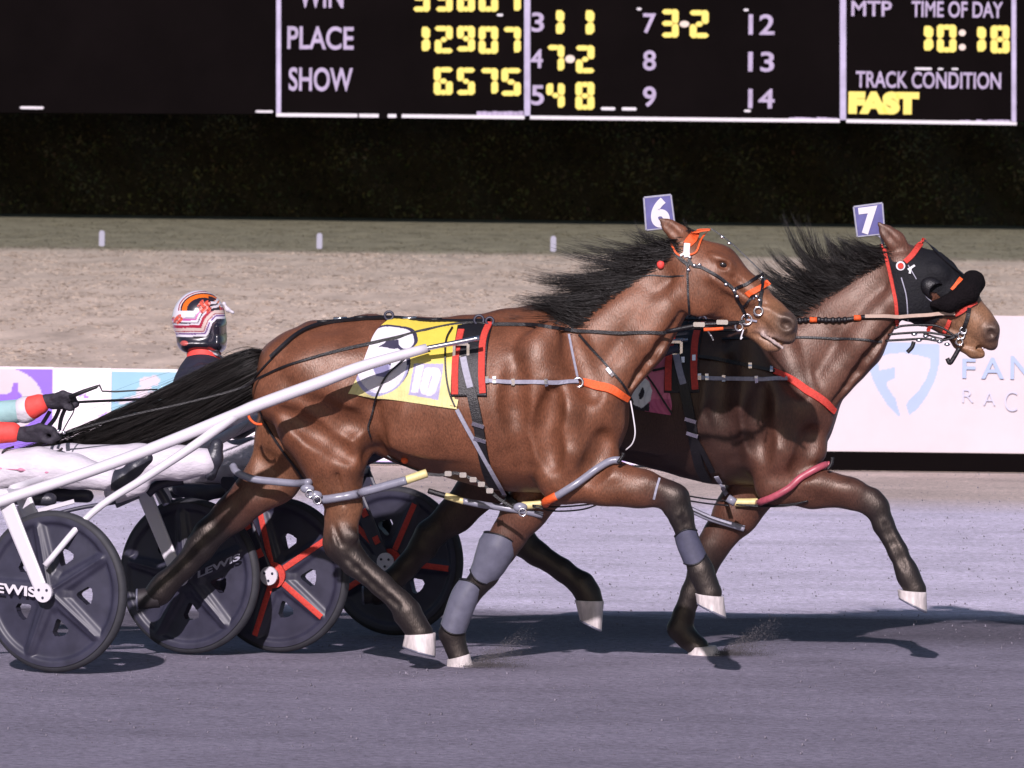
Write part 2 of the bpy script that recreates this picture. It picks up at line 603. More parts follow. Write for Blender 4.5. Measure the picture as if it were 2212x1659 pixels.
MT['sole'] = mat('orange_foam_ball', (.75, .06, .05), rough=.7, noise=.2, nscale=50)
MT['wire'] = mat('pale_cord', (.6, .57, .6), rough=.6)

def ground_mat(name, stops, axis_noise, tint_noise=.25, scale=1.0, streak=(.12, 1.6, 1), bump=.5):
    """stops: list of (distance y, colour); edges wobble with noise; streaks run along the track"""
    M = bpy.data.materials.new(name)
    M.use_nodes = True
    t = M.node_tree
    L = t.links.new
    b = t.nodes['Principled BSDF']
    b.inputs['Roughness'].default_value = .95
    b.inputs['Specular IOR Level'].default_value = .15
    tc = t.nodes.new('ShaderNodeTexCoord')
    geo = t.nodes.new('ShaderNodeNewGeometry')
    sep = t.nodes.new('ShaderNodeSeparateXYZ')
    L(geo.outputs['Position'], sep.inputs[0])
    mp = t.nodes.new('ShaderNodeMapping')
    mp.inputs['Scale'].default_value = streak
    L(geo.outputs['Position'], mp.inputs[0])
    n1 = t.nodes.new('ShaderNodeTexNoise')
    n1.inputs['Scale'].default_value = 1.1 * scale
    n1.inputs['Detail'].default_value = 9
    n1.inputs['Roughness'].default_value = .68
    L(mp.outputs[0], n1.inputs['Vector'])
    n2 = t.nodes.new('ShaderNodeTexNoise')
    n2.inputs['Scale'].default_value = 26 * scale
    n2.inputs['Detail'].default_value = 8
    n2.inputs['Roughness'].default_value = .7
    L(geo.outputs['Position'], n2.inputs['Vector'])
    ma = t.nodes.new('ShaderNodeMath')
    ma.operation = 'MULTIPLY_ADD'
    L(n1.outputs['Fac'], ma.inputs[0])
    ma.inputs[1].default_value = axis_noise
    L(sep.outputs['Y'], ma.inputs[2])
    y0, y1 = stops[0][0], stops[-1][0]
    mr = t.nodes.new('ShaderNodeMapRange')
    mr.inputs['From Min'].default_value = y0 + axis_noise * .5
    mr.inputs['From Max'].default_value = y1 + axis_noise * .5
    L(ma.outputs[0], mr.inputs['Value'])
    cr = t.nodes.new('ShaderNodeValToRGB')
    el = cr.color_ramp.elements
    while len(el) < len(stops):
        el.new(.5)
    for e, (y, c) in zip(el, stops):
        e.position = (y - y0) / (y1 - y0)
        e.color = (*c, 1)
    L(mr.outputs[0], cr.inputs[0])
    m1 = t.nodes.new('ShaderNodeMapRange')
    m1.inputs['From Min'].default_value = .28
    m1.inputs['From Max'].default_value = .72
    m1.inputs['To Min'].default_value = 1 - tint_noise
    m1.inputs['To Max'].default_value = 1 + tint_noise
    L(n1.outputs['Fac'], m1.inputs['Value'])
    m2 = t.nodes.new('ShaderNodeMapRange')
    m2.inputs['From Min'].default_value = .3
    m2.inputs['From Max'].default_value = .7
    m2.inputs['To Min'].default_value = .6
    m2.inputs['To Max'].default_value = 1.4
    L(n2.outputs['Fac'], m2.inputs['Value'])
    mm = t.nodes.new('ShaderNodeMath')
    mm.operation = 'MULTIPLY'
    L(m1.outputs[0], mm.inputs[0])
    L(m2.outputs[0], mm.inputs[1])
    vm = t.nodes.new('ShaderNodeVectorMath')
    vm.operation = 'SCALE'
    L(cr.outputs[0], vm.inputs[0])
    L(mm.outputs[0], vm.inputs['Scale'])
    L(vm.outputs[0], b.inputs['Base Color'])
    bp = t.nodes.new('ShaderNodeBump')
    bp.inputs['Strength'].default_value = bump
    bp.inputs['Distance'].default_value = .03
    ad = t.nodes.new('ShaderNodeMath')
    ad.operation = 'ADD'
    L(n2.outputs['Fac'], ad.inputs[0])
    L(n1.outputs['Fac'], ad.inputs[1])
    L(ad.outputs[0], bp.inputs['Height'])
    L(bp.outputs[0], b.inputs['Normal'])
    return M

# ------------------------------------------------------------------ setting
def sheet(name, x0, x1, y0, y1, z, M, nx=1, ny=1):
    V = [(x0 + (x1 - x0) * i / nx, y0 + (y1 - y0) * j / ny, z) for j in range(ny + 1) for i in range(nx + 1)]
    Fc = [(j * (nx + 1) + i, j * (nx + 1) + i + 1, (j + 1) * (nx + 1) + i + 1, (j + 1) * (nx + 1) + i) for j in range(ny) for i in range(nx)]
    o = mesh(name, V, Fc, M, smooth=False, loc=(0, 0, z))
    o['kind'] = 'structure'
    return o
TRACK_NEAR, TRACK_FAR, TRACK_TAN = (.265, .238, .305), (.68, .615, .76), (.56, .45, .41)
TRACK_SHADE = (.135, .118, .148)  # shadow band behind the horses, painted into the track colour
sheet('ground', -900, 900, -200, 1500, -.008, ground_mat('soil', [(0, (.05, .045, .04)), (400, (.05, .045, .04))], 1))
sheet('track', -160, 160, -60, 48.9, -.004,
      ground_mat('track_dirt', [(20, TRACK_NEAR), (31.6, TRACK_NEAR), (32.5, TRACK_SHADE), (33.6, TRACK_SHADE), (34.4, tuple(x * .98 for x in TRACK_FAR)), (43.4, TRACK_FAR), (45.4, TRACK_TAN), (49, TRACK_TAN)], 1.0, .24, 1.0, (.9, 1.3, 1), 1.0))
GRASS = (.57, .455, .37)
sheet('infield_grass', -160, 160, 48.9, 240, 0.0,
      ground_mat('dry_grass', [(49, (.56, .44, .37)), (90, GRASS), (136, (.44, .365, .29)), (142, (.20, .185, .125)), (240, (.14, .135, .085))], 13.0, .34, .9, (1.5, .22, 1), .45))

def turf():
    n = 20000
    y = 50 + 92 * rng.uniform(0, 1, n) ** .8
    y[: n // 4] = rng.uniform(140, 188, n // 4)
    x = rng.uniform(-.082, .082, n) * y
    keep = np.sin(x * 1.7 + 2 * np.sin(y * .33)) + np.sin(y * .8 + x * .4) + rng.normal(size=n) * .8 > -.5
    x, y = x[keep], y[keep]
    n = len(x)
    V, col = [], []
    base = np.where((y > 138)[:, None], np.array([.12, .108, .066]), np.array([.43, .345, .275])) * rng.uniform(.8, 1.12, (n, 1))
    for b in range(4):
        ox, oy = rng.normal(size=n) * .09, rng.normal(size=n) * .05
        w, h = rng.uniform(.012, .035, n), rng.uniform(.004, .013, n)
        lx, ly = rng.normal(size=n) * .05, rng.normal(size=n) * .04
        V.append(np.stack([np.stack([x + ox - w, y + oy, 0 * x], 1), np.stack([x + ox + w, y + oy, 0 * x], 1), np.stack([x + ox + lx, y + oy + ly, h], 1)], 1))
        col.append(np.repeat((base * rng.uniform(.8, 1.15, (n, 1)))[:, None, :], 3, 1))
    V = np.concatenate(V).reshape(-1, 3)
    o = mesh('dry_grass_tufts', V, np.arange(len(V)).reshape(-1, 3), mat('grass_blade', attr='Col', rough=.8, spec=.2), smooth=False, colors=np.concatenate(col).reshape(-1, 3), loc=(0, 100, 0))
    o['kind'] = 'stuff'
turf()
# marker posts by the inner turf course
for i, (u, lab) in enumerate(((220, 'short pale marker stub nearest the left end of the green strip'), (690, 'short pale marker stub under the right end of the SHOW row'),
                              (1195, 'short pale marker stub half behind the blowing mane of horse 6'))):
    c = P(u, 542, 143)
    mb = MB()
    mb.box((c[0], 143, .15), (.115, .10, .30), bev=.02)
    mb.box((c[0], 143, .31), (.09, .08, .02), bev=.02)
    o = mb.build('marker_post', MT['strapgrey'], loc=(c[0], 143, 0))
    meta(o, lab, 'marker post', 'marker posts along the green strip')

# ------------------------------------------------------------------ hedge
def leaves(n, pos, size, nrm_bias, name, M, parent=None, dark=None):
    ctr = pos
    d = rng.normal(size=(n, 3)) + nrm_bias
    d /= np.linalg.norm(d, axis=1)[:, None]
    a = np.cross(d, rng.normal(size=(n, 3)))
    a /= np.linalg.norm(a, axis=1)[:, None]
    b = np.cross(d, a)
    sz = size[:, None]
    V = np.stack([ctr - a * sz, ctr - b * sz * .45, ctr + a * sz, ctr + b * sz * .45], 1).reshape(-1, 3)
    Fc = np.arange(4 * n).reshape(n, 4)
    col = np.array([.105, .104, .055]) * rng.uniform(.6, 1.5, (n, 1)) * (1.15 + .6 * np.sin(pos[:, 0:1] * 1.1 + 2 * np.sin(pos[:, 2:3] * 1.7)) * np.sin(pos[:, 2:3] * 2.3 + pos[:, 0:1] * .5)) * np.array([[1, 1, 1]])
    col = col * (1 + rng.normal(size=(n, 3)) * .12)
    return mesh(name, V, Fc, M, parent, smooth=False, colors=np.repeat(np.clip(col, .005, 1), 4, 0))
MT['leaf'] = mat('dark_hedge_leaf', attr='Col', rough=.6, spec=.3)
MT['hedgecore'] = mat('dark_hedge_twigs', (.05, .042, .028), rough=.9, noise=.5, nscale=3)
hx = 34
hedge = thing('hedge', (0, 199.5, 0), 'long tall dark clipped hedge behind the grass, under the scoreboard', 'hedge')
def hedge_front(x, z):
    return 198.2 + .55 * np.sin(x * .9 + 1.1 * np.sin(z * 1.3)) * .6 + .35 * np.sin(x * 2.3 + z * 1.7) - .10 * z
xs = np.linspace(-hx, hx, 120)
zs = np.linspace(0, 5.6, 14)
V, Fc = [], []
for z in zs:
    for x in xs:
        V.append((x, hedge_front(x, z) + .35, z))
for j in range(len(zs) - 1):
    for i in range(len(xs) - 1):
        a = j * len(xs) + i
        Fc.append((a, a + 1, a + 1 + len(xs), a + len(xs)))
nb = len(V)
for z in (0, 5.6):
    for x in xs:
        V.append((x, 202.5, z))
for i in range(len(xs) - 1):
    a = (len(zs) - 1) * len(xs) + i
    Fc.append((a, a + 1, nb + len(xs) + i + 1, nb + len(xs) + i))
    Fc.append((nb + i + 1, nb + i, nb + len(xs) + i, nb + len(xs) + i + 1))
mesh('twigs', V, Fc, MT['hedgecore'], hedge, smooth=True)
n = 62000
x = rng.uniform(-hx, hx, n)
z = rng.uniform(.0, 5.6, n) ** 1.0
cl = np.sin(x * 3.1 + 2 * np.sin(z * 2.2)) * np.sin(z * 3.4 + x * .7)
y = hedge_front(x, z) + rng.normal(size=n) * .16 - .22 * np.maximum(cl, 0) + .2
leaves(n, np.stack([x, y, z], 1), rng.uniform(.035, .10, n), np.array([0, -.4, .9]), 'foliage', MT['leaf'], hedge)

# ------------------------------------------------------------------ tote board
YB = 185.0
board = thing('scoreboard', (*P(1106, 300, YB + 3)[:2], 0), 'wide black scoreboard with pale frame lines and lit yellow numbers', 'scoreboard')
def bx(mb, u0, v0, u1, v1, y0, y1, mi=0, bev=0):
    """box whose front face covers the pixel box at depth YB"""
    c = P((u0 + u1) / 2, (v0 + v1) / 2, YB)
    k = YB / F
    mb.box((c[0], (y0 + y1) / 2, c[2]), ((u1 - u0) * k, y1 - y0, (v1 - v0) * k), mi=mi, bev=bev)
mb = MB()
c0 = P(1400, 259, YB)
zb = c0[2]
k = YB / F
xl, xr = P(-900, 243, YB)[0], P(2194, 270, YB)[0]
# cabinet follows the small tilt of the board's lower edge
def slab(mb, u0, u1, vb0, vb1, vt, y0, y1, mi=0):
    a, b = P(u0, vb0, YB), P(u1, vb1, YB)
    t0, t1 = P(u0, vt, YB), P(u1, vt, YB)
    pts = []
    for y in (y0, y1):
        pts += [(a[0], y, a[2]), (b[0], y, b[2]), (t1[0], y, t1[2]), (t0[0], y, t0[2])]
    mb.add(pts, [(3, 2, 1, 0)[::-1], (4, 5, 6, 7)[::-1], (0, 4, 5, 1)[::-1], (1, 5, 6, 2)[::-1], (2, 6, 7, 3)[::-1], (3, 7, 4, 0)[::-1]], mi)
mb = MB()
slab(mb, 604, 2190, 256, 262, -760, YB, YB + 6)
mb.build('cabinet', MT['boardblack'], board)
mb = MB()
slab(mb, -900, 603, 238, 247, -760, YB + .05, YB + 5.95)
mb.build('side_cabinet', MT['boardblack'], board)
mb = MB()
slab(mb, 2196.5, 2700, 262, 268, -760, YB + .05, YB + 5.95)  # added dark stretch, hides the bright sky right of the board
mb.build('side_cabinet', MT['boardblack'], board)  # the added dark stretch, not a real cabinet
for x in (xl + 1, -15.6, xr + .9):
    MB().box((x, YB + 5.7, 1.6), (.4, .4, 3.2), bev=.05).build('leg', MT['boardblack'], board)
# frame lines
mb = MB()
def line(u0, v0, u1, v1, w):
    a, b = P(u0, v0, YB - .06), P(u1, v1, YB - .06)
    d = b - a
    L_ = np.linalg.norm(d)
    d /= L_
    q = np.array([-d[2], 0, d[0]])
    h = w * k / 2
    o = [a - q * h, b - q * h, b + q * h, a + q * h]
    V = [(p[0], YB - .08, p[2]) for p in o] + [(p[0], YB - .002, p[2]) for p in o]
    mb.add(V, [(0, 1, 2, 3), (7, 6, 5, 4), (0, 4, 5, 1), (1, 5, 6, 2), (2, 6, 7, 3), (3, 7, 4, 0)])
for a in ((602, -700, 602, 244, 10), (1139, -700, 1139, 250, 13), (1821, -700, 1821, 259, 13), (2190, -700, 2190, 264, 10)):
    mb = MB()
    line(*a)
    mb.build('frame_upright', MT['boardframe'], board)
mb = MB()
for a in ((597, 248, 772, 249.6), (776, 249.6, 818, 250), (838, 250.2, 856, 250.4), (868, 250.5, 1133, 253.5), (1145, 253.6, 1480, 257.5), (1480, 257.5, 1814, 261), (1828, 261.2, 2196, 266.5)):
    line(*a, 7.5)
mb.build('frame_rail', MT['white'], board)
# sign lettering
for s, b in (('WIN', (645, -40, 742, 17)), ('PLACE', (621, 57, 764, 107)), ('SHOW', (624, 146, 762, 197)), ('3', (1148, 27, 1175, 69)), ('4', (1146, 106, 1173, 147)),
             ('5', (1147, 184, 1175, 227)), ('7', (1389, 29, 1417, 72)), ('8', (1389, 109, 1417, 152)), ('9', (1389, 187, 1417, 231)), ('12', (1617, 31, 1673, 75)),
             ('13', (1616, 112, 1672, 155)), ('14', (1616, 192, 1673, 234)), ('MTP', (1839, 2, 1926, 35)), ('TIME OF DAY', (1969, 3, 2166, 38)),
             ('TRACK CONDITION', (1849, 155, 2162, 191))):
    mb = MB()
    text_box(mb, s, *b, YB - .002, .05, .018)
    mb.build('sign_lettering', MT['boardsign'], board)
# segment digits
SEG = {'0': 'abcdef', '1': 'bc', '2': 'abged', '3': 'abgcd', '4': 'fgbc', '5': 'afgcd', '6': 'afgedc', '7': 'abc', '8': 'abcdefg', '9': 'abcdfg', 'F': 'afge', 'A': 'abcefg', 'S': 'afgcd'}
def digit(ch, u0, v0, u1, v1, name='digit', M=None):
    mb = MB()
    w, h = u1 - u0, v1 - v0
    if ch == '1':
        st = w
    else:
        st = min(w * .40, 15)
    g = .6
    def poly(pts):
        Vf = [P(u0 + x, v0 + y, YB - .06) for x, y in pts]
        n_ = len(Vf)
        V = [(p[0], YB - .06, p[2]) for p in Vf] + [(p[0], YB - .003, p[2]) for p in Vf]
        mb.add(V, [tuple(range(n_)), tuple(range(2 * n_ - 1, n_ - 1, -1))] + [(i, i + n_, (i + 1) % n_ + n_, (i + 1) % n_) for i in range(n_)])
    c = st * .34
    m2 = h / 2
    def hseg(y0, y1, l, r):
        poly([(l + c, y0), (r - c, y0), (r, y0 + c), (r, y1 - c), (r - c, y1), (l + c, y1), (l, y1 - c), (l, y0 + c)])
    segs = SEG[ch]
    on = set(segs)
    sw = w - st
    top0 = 0 if ch != '4' else 0
    if 'f' in on: hv = (0, m2 - g); poly([(c, hv[0]), (st - c * .3, hv[0]), (st, hv[0] + c), (st, hv[1] - c), (st - c, hv[1]), (c * .6, hv[1]), (0, hv[1] - c), (0, hv[0] + c)])
    if 'e' in on: hv = (m2 + g, h); poly([(c * .6, hv[0]), (st - c, hv[0]), (st, hv[0] + c), (st, hv[1] - c), (st - c * .3, hv[1]), (c, hv[1]), (0, hv[1] - c), (0, hv[0] + c)])
    if 'b' in on: hv = (0, m2 - g); poly([(sw + c * .3, hv[0]), (w - c, hv[0]), (w, hv[0] + c), (w, hv[1] - c), (w - c * .6, hv[1]), (sw + c, hv[1]), (sw, hv[1] - c), (sw, hv[0] + c)])
    if 'c' in on: hv = (m2 + g, h); poly([(sw + c, hv[0]), (w - c * .6, hv[0]), (w, hv[0] + c), (w, hv[1] - c), (w - c, hv[1]), (sw + c * .3, hv[1]), (sw, hv[1] - c), (sw, hv[0] + c)])
    l_, r_ = (st * .8 if ('f' in on) else 0), (w - st * .8 if ('b' in on) else w)
    hb = 11
    if 'a' in on: hseg(0, hb, l_, r_)
    if 'g' in on: hseg(m2 - hb / 2, m2 + hb / 2, st * .8 if ('f' in on or 'e' in on) else 0, (w - st * .8) if ('b' in on or 'c' in on) else w)
    if 'd' in on: hseg(h - hb, h, st * .8 if 'e' in on else 0, w - st * .8 if 'c' in on else w)
    # keep the segments' overlaps off one plane
    return mb.build(name, M or MT['digit'], board)
D = [('3', 893, -34, 929, 25), ('3', 942, -34, 978, 25), ('6', 987, -34, 1026, 25), ('0', 1034, -34, 1076, 25), ('7', 1088, -36, 1125, 23),
     ('1', 911, 58, 929, 110), ('2', 939, 56, 978, 115), ('9', 987, 56, 1026, 111), ('0', 1034, 57, 1076, 116), ('7', 1088, 58, 1125, 113),
     ('6', 937, 145, 978, 205), ('5', 987, 146, 1026, 205), ('7', 1039, 147, 1076, 202), ('5', 1083, 147, 1125, 207),
     ('1', 1201, 22, 1219, 73), ('1', 1265, 22, 1284, 74), ('3', 1430, 20, 1466, 81), ('2', 1490, 22, 1531, 82),
     ('7', 1183, 97, 1219, 152), ('2', 1244, 98, 1284, 158), ('4', 1180, 180, 1220, 232), ('8', 1243, 177, 1284, 237),
     ('1', 1996, 56, 2016, 109), ('0', 2024, 53, 2066, 113), ('1', 2111, 58, 2130, 111), ('8', 2140, 55, 2181, 115)]
for d in D:
    digit(*d)
mb = MB()
text_box(mb, 'FAST', 1833, 198, 1985, 247, YB - .002, .06, .085)
mb.build('track_condition_word', MT['digit'], board)
for (u0, v0, u1, v1) in ((1468, 45, 1489, 59), (1221, 119, 1242, 136), (2071, 64, 2086, 78), (2071, 95, 2086, 109)):
    mb = MB()
    c = P((u0 + u1) / 2, (v0 + v1) / 2, YB)
    pts = [(c[0] + (u1 - u0) / 2 * k * math.cos(q), c[2] + (v1 - v0) / 2 * k * math.sin(q)) for q in np.linspace(0, 2 * math.pi, 14, endpoint=False)]
    V = [(x, YB - .06, z) for x, z in pts] + [(x, YB - .003, z) for x, z in pts]
    mb.add(V, [tuple(range(14)), tuple(range(27, 13, -1))] + [(i, i + 14, (i + 1) % 14 + 14, (i + 1) % 14) for i in range(14)])
    mb.build('lit_dot', MT['dot'], board)
for (u0, v0, u1, v1) in ((1298, 231.5, 1329, 238), (1343, 232, 1375, 238.5), (1607, 237, 1622, 242), (1375, 17, 1386, 22), (1606, 19, 1617, 24), (1073, 30, 1087, 35),
                         (1976, 146, 2013, 151), (2025, 147, 2038, 151), (2055, 147, 2070, 151), (43, 230, 95, 235.5), (552, 238.5, 590, 243.5)):
    mb = MB()
    bx(mb, u0, v0, u1, v1, YB - .06, YB - .003 if u0 > 600 else YB + .045, bev=.03)
    mb.build('light_dash', MT['white'], board)
for (u0, v0, u1, v1) in ((1030, 240, 1131, 249), (1704, 253, 1812, 257), (2072, 258.5, 2182, 262)):
    mb = MB()
    for q in range(9):
        a = u0 + (u1 - u0) * q / 9
        bx(mb, a, v0 + random.uniform(0, 2.5), a + (u1 - u0) / 9.6, v1, YB - .03, YB - .003)
    mb.build('trim_plate', MT['boardsign'], board)

# ------------------------------------------------------------------ track-side banners
YN = 49.0
def capsule_dist(px, pz, pts):
    d = np.full(px.shape, 1e9)
    for (x0, z0), (x1, z1) in zip(pts[:-1], pts[1:]):
        ax, az = x1 - x0, z1 - z0
        t = np.clip(((px - x0) * ax + (pz - z0) * az) / (ax * ax + az * az + 1e-9), 0, 1)
        d = np.minimum(d, np.hypot(px - x0 - t * ax, pz - z0 - t * az))
    return d
def in_poly(px, pz, poly):
    c = np.zeros(px.shape, bool)
    n_ = len(poly)
    for i in range(n_):
        x0, z0 = poly[i]
        x1, z1 = poly[(i + 1) % n_]
        if z0 == z1:
            continue
        c ^= ((z0 > pz) != (z1 > pz)) & (px < (x1 - x0) * (pz - z0) / (z1 - z0) + x0)
    return c
def banner(u0, u1, z0, z1, fn, label, y=YN, name='banner_board', res=.012, parent=None, base=None):
    """board with a printed front; fn(u, v) -> colour, u,v in the photo's pixels at this board's plane"""
    x0, x1 = P(u0, 900, y)[0], P(u1, 900, y)[0]
    nx, nz = max(2, int((x1 - x0) / res)), max(2, int((z1 - z0) / res))
    gx, gz = np.meshgrid(np.linspace(x0, x1, nx + 1), np.linspace(z0, z1, nz + 1))
    bow = .006 * np.sin(gx * 2.2) + .004 * np.sin(gx * 5 + gz * 6)
    Vf = np.stack([gx.ravel(), (y - .02 + bow).ravel(), gz.ravel()], 1)
    uu, vv = proj(Vf)
    col = fn(uu, vv)
    i = np.arange(nx * nz)
    a = (i // nx) * (nx + 1) + i % nx
    Fc = np.stack([a, a + 1, a + nx + 2, a + nx + 1], 1)
    root = thing(name, ((x0 + x1) / 2, y, 0), label, 'banner')
    mesh('printed_face', Vf, Fc, MT['bannerpaint'], root, smooth=True, colors=col)
    mb = MB()
    mb.box(((x0 + x1) / 2, y + .035, (z0 + z1) / 2), (x1 - x0 - .004, .06, z1 - z0 - .004))
    mb.build('backing', MT['white'], root)
    if base:
        mb = MB()
        mb.box(((x0 + x1) / 2, y + .02, base / 2), (x1 - x0, .11, base), bev=.01)
        mb.build('base_rail', MT['boardblack'], root)
    for x in np.arange(x0 + .2, x1, 2.2):
        MB().box((x, y + .1, z1 * .48), (.05, .05, z1 * .96)).build('stake', MT['strapgrey'], root)
    return root
WHT = np.array([.50, .44, .47])
def two_fn(u, v):
    c = np.tile(np.array([.80, .72, .80]), (len(u), 1))
    pur = (u < 114) & (v > 795 + u * .02)
    c[pur] = (.20, .10, .52)
    d = capsule_dist(u, v, catmull([(-45, 840), (-30, 815), (10, 812), (40, 822), (66, 846), (70, 872), (50, 898), (20, 915), (-40, 940)], 6).tolist())
    th = 20 + 6 * np.sin(u * .02)
    c[pur & (d < th * .82)] = (0.502, 0.429, 0.470)
    c[pur & in_poly(u, v, [(28, 826), (39, 826), (40, 850), (30, 872), (12, 886), (-60, 896), (-60, 850), (20, 846), (28, 840)])] = (.22, .10, .68)
    c[pur & in_poly(u, v, [(-60, 820), (8, 820), (26, 835), (26, 846), (12, 852), (-60, 852)])] = (0.502, 0.429, 0.470)
    return c
def plain_fn(u, v):
    c = np.tile(np.array([.80, .72, .79]), (len(u), 1))
    for q in ([(172, 855), (186, 852)], [(182, 857), (190, 857)]):
        c[capsule_dist(u, v, q) < 2] = (.33, .2, .6)
    c[in_poly(u, v, [(181, 855.5), (191, 855.5), (191, 860.5), (181, 860.5)])] = (.3, .15, .62)
    c[capsule_dist(u, v, catmull([(120, 955), (170, 956), (215, 956), (235, 948), (243, 938)], 5).tolist()) < 2] = (.4, .27, .72)
    c[capsule_dist(u, v, [(212, 899), (222, 897), (232, 890)]) < 1.8] = (.4, .27, .72)
    return c
def teal_fn(u, v):
    c = np.tile(np.array([.80, .74, .80]), (len(u), 1))
    t = (u < 412) & (v > 802)
    c[t] = (.22, .40, .50)
    w = np.zeros(len(u), bool)
    for q, r in (([(312, 826), (334, 822)], 11), ([(300, 845), (322, 838)], 7), ([(262, 868), (300, 858), (330, 850)], 6), ([(268, 890), (300, 880)], 6), ([(360, 850), (385, 842)], 9), ([(350, 880), (390, 872)], 7)):
        w |= capsule_dist(u, v, q) < r
    c[t & w] = (0.502, 0.446, 0.502)
    for q in ([(250, 866), (300, 862)], [(285, 890), (270, 905), (262, 925)], [(262, 895), (300, 885), (330, 872)]):
        c[t & (capsule_dist(u, v, q) < 1.6)] = (.3, .2, .62)
    # thin lines along the foot of the board
    c[(u > 412) & (np.abs(v - 997) < 1.2)] = (.35, .24, .6)
    c[(u > 412) & (np.abs(v - 1003) < 1.2)] = (.4, .3, .6)
    return c
SH = np.array([.30, .37, .55])
def shield_fn(u, v):
    c = np.tile(WHT, (len(u), 1))
    def q(x, y):
        return (1693 + x * .2344, 674 + y * .2344)
    out = [q(*p) for p in ((870, 270), (1440, 300), (1440, 400), (1425, 520), (1390, 640), (1330, 760), (1250, 870), (1160, 955), (1130, 860), (1150, 820), (1240, 730), (1310, 620), (1345, 520), (1350, 430), (1240, 400), (1100, 375), (980, 385), (870, 420),
                                     (870, 450), (880, 540), (1030, 505), (1020, 610), (945, 650), (960, 700), (1030, 800), (1075, 960), (1060, 960), (960, 860), (880, 740), (820, 620), (785, 510), (770, 400))]
    s_ = in_poly(u, v, out)
    c[s_] = SH
    return c
banner(-420, 115, .02, .66, two_fn, 'white trackside board with a big curly white 2 on a purple square', res=.009)
banner(115.6, 240, .02, .657, plain_fn, 'short plain white trackside board with small purple marks, beside the purple 2 board', res=.009)
banner(240.6, 1500, .02, .655, teal_fn, 'low trackside board with a pale teal square, running behind the rear driver', res=.012)
rb = banner(1560, 2330, .135, 1.105, shield_fn, 'tall white trackside board with a pale blue shield beside the second horse', res=.008, base=.128)
mb = MB()
def qq(x, y):
    return (1693 + x * .2344, 674 + y * .2344)
for s, b in (('F', (1645, 430, 1765, 610)), ('A', (1820, 420, 2030, 615)), ('N', (2090, 405, 2280, 620)), ):
    (a0, b0), (a1, b1) = qq(b[0], b[1]), qq(b[2], b[3])
    text_box(mb, s, a0, b0, a1, b1, YN - .022, .006, .01)
mb.build('lettering', mat('pale_blue_print', tuple(SH), rough=.6), rb)
mb = MB()
for s, b in (('R', (1645, 715, 1750, 835)), ('A', (1840, 735, 1950, 860)), ('C', (2035, 730, 2150, 915)), ):
    (a0, b0), (a1, b1) = qq(b[0], b[1]), qq(b[2], b[3])
    text_box(mb, s, a0, b0, a1, b1, YN - .022, .006, -.012)
mb.build('lettering', mat('faint_blue_print', (.45, .44, .55), rough=.6), rb)
# ------------------------------------------------------------------ horses
SLOPE = 0.16        # the pair drifts slightly towards the camera as it runs
BLACKPT = (.0085, .0070, .0082)
class Horse:
    def __init__(s, Y0, xc_u, coat, T=None):
        s.Y0 = Y0
        s.xc = P(xc_u, 900, Y0)[0]
        s.k = Y0 / F
        s.T = T
        s.B = Body()
        s.coat = coat
        s.ts = 1.0
        s.barrel = coat
    def yp(s, x):
        return s.Y0 - SLOPE * (x - s.xc)
    def w(s, u, v, dy=0.0):
        Y = s.Y0 + dy
        for _ in range(3):
            p = P(u, v, Y)
            Y = s.yp(p[0]) + dy
        return P(u, v, Y)
    def chain(s, pts, ky=.8, k=.03, col=None, tr=False, kyl=None):
        """pts: (u, v, r_px, dy)"""
        for i in range(len(pts) - 1):
            a, b = pts[i], pts[i + 1]
            sc = 1.0
            A, Bq = a, b
            if tr and s.T:
                A = (*s.T(a[0], a[1]), a[2] * s.ts, a[3])
                Bq = (*s.T(b[0], b[1]), b[2] * s.ts, b[3])
            c = col[i] if isinstance(col, list) else (col or s.coat)
            s.B.cone(s.w(A[0], A[1], A[3]), s.w(Bq[0], Bq[1], Bq[3]), A[2] * s.k, Bq[2] * s.k, ky if not kyl else kyl[i], k, c)
    def ell(s, u, v, ru, rv, rdy, dy, rot=0, k=.03, col=None, sub=False, tr=False):
        if tr and s.T:
            u, v = s.T(u, v)
            ru, rv = ru * s.ts, rv * s.ts
        s.B.ell(s.w(u, v, dy), (ru * s.k, rdy, rv * s.k), -R(rot), k, col or s.coat, sub)
    def groove(s, pts, r, dy, k=.03, tr=False):
        for a, b in zip(pts[:-1], pts[1:]):
            A, Bq = (s.T(*a), s.T(*b)) if (tr and s.T) else (a, b)
            s.B.cone(s.w(*A, dy), s.w(*Bq, dy), r * s.k, r * s.k, 1, k, None, True)

def sculpt(h, ridges=(), grooves=(), hgrid=.0068, amp=.0016, seed=3):
    h.B.grid(.010)
    new = []
    for lst, sub in ((ridges, False), (grooves, True)):
        for pts, r, d in lst:
            q = catmull(np.array(pts, float), 3) if len(pts) > 2 else np.array(pts, float)
            p, ok = h.B.hit(q[:, 0], q[:, 1])
            nr = h.B.normal(p)
            big = r > 11
            rm = r * h.k * (1.5 if big else 1.0)
            kk = .055 if big else .016
            d = d * ((.12 if not sub else .10) if big else .55)
            c = p + nr * ((rm - d) if sub else -(rm - d))
            n_ = len(c)
            rr = rm * (.55 + .45 * np.sin(np.linspace(0, math.pi, n_)))
            c = c + nr * ((rr - rm) if sub else (rm - rr))[:, None] * 1.0
            for i in range(n_ - 1):
                if ok[i] and ok[i + 1]:
                    new.append((c[i], c[i + 1], rr[i], rr[i + 1], sub, kk))
    for a, b, ra, rb, sub, kk in new:
        h.B.cone(a, b, ra, rb, 1, kk, None, sub)
    h.B.grid(hgrid).roughen(amp, .16, seed)
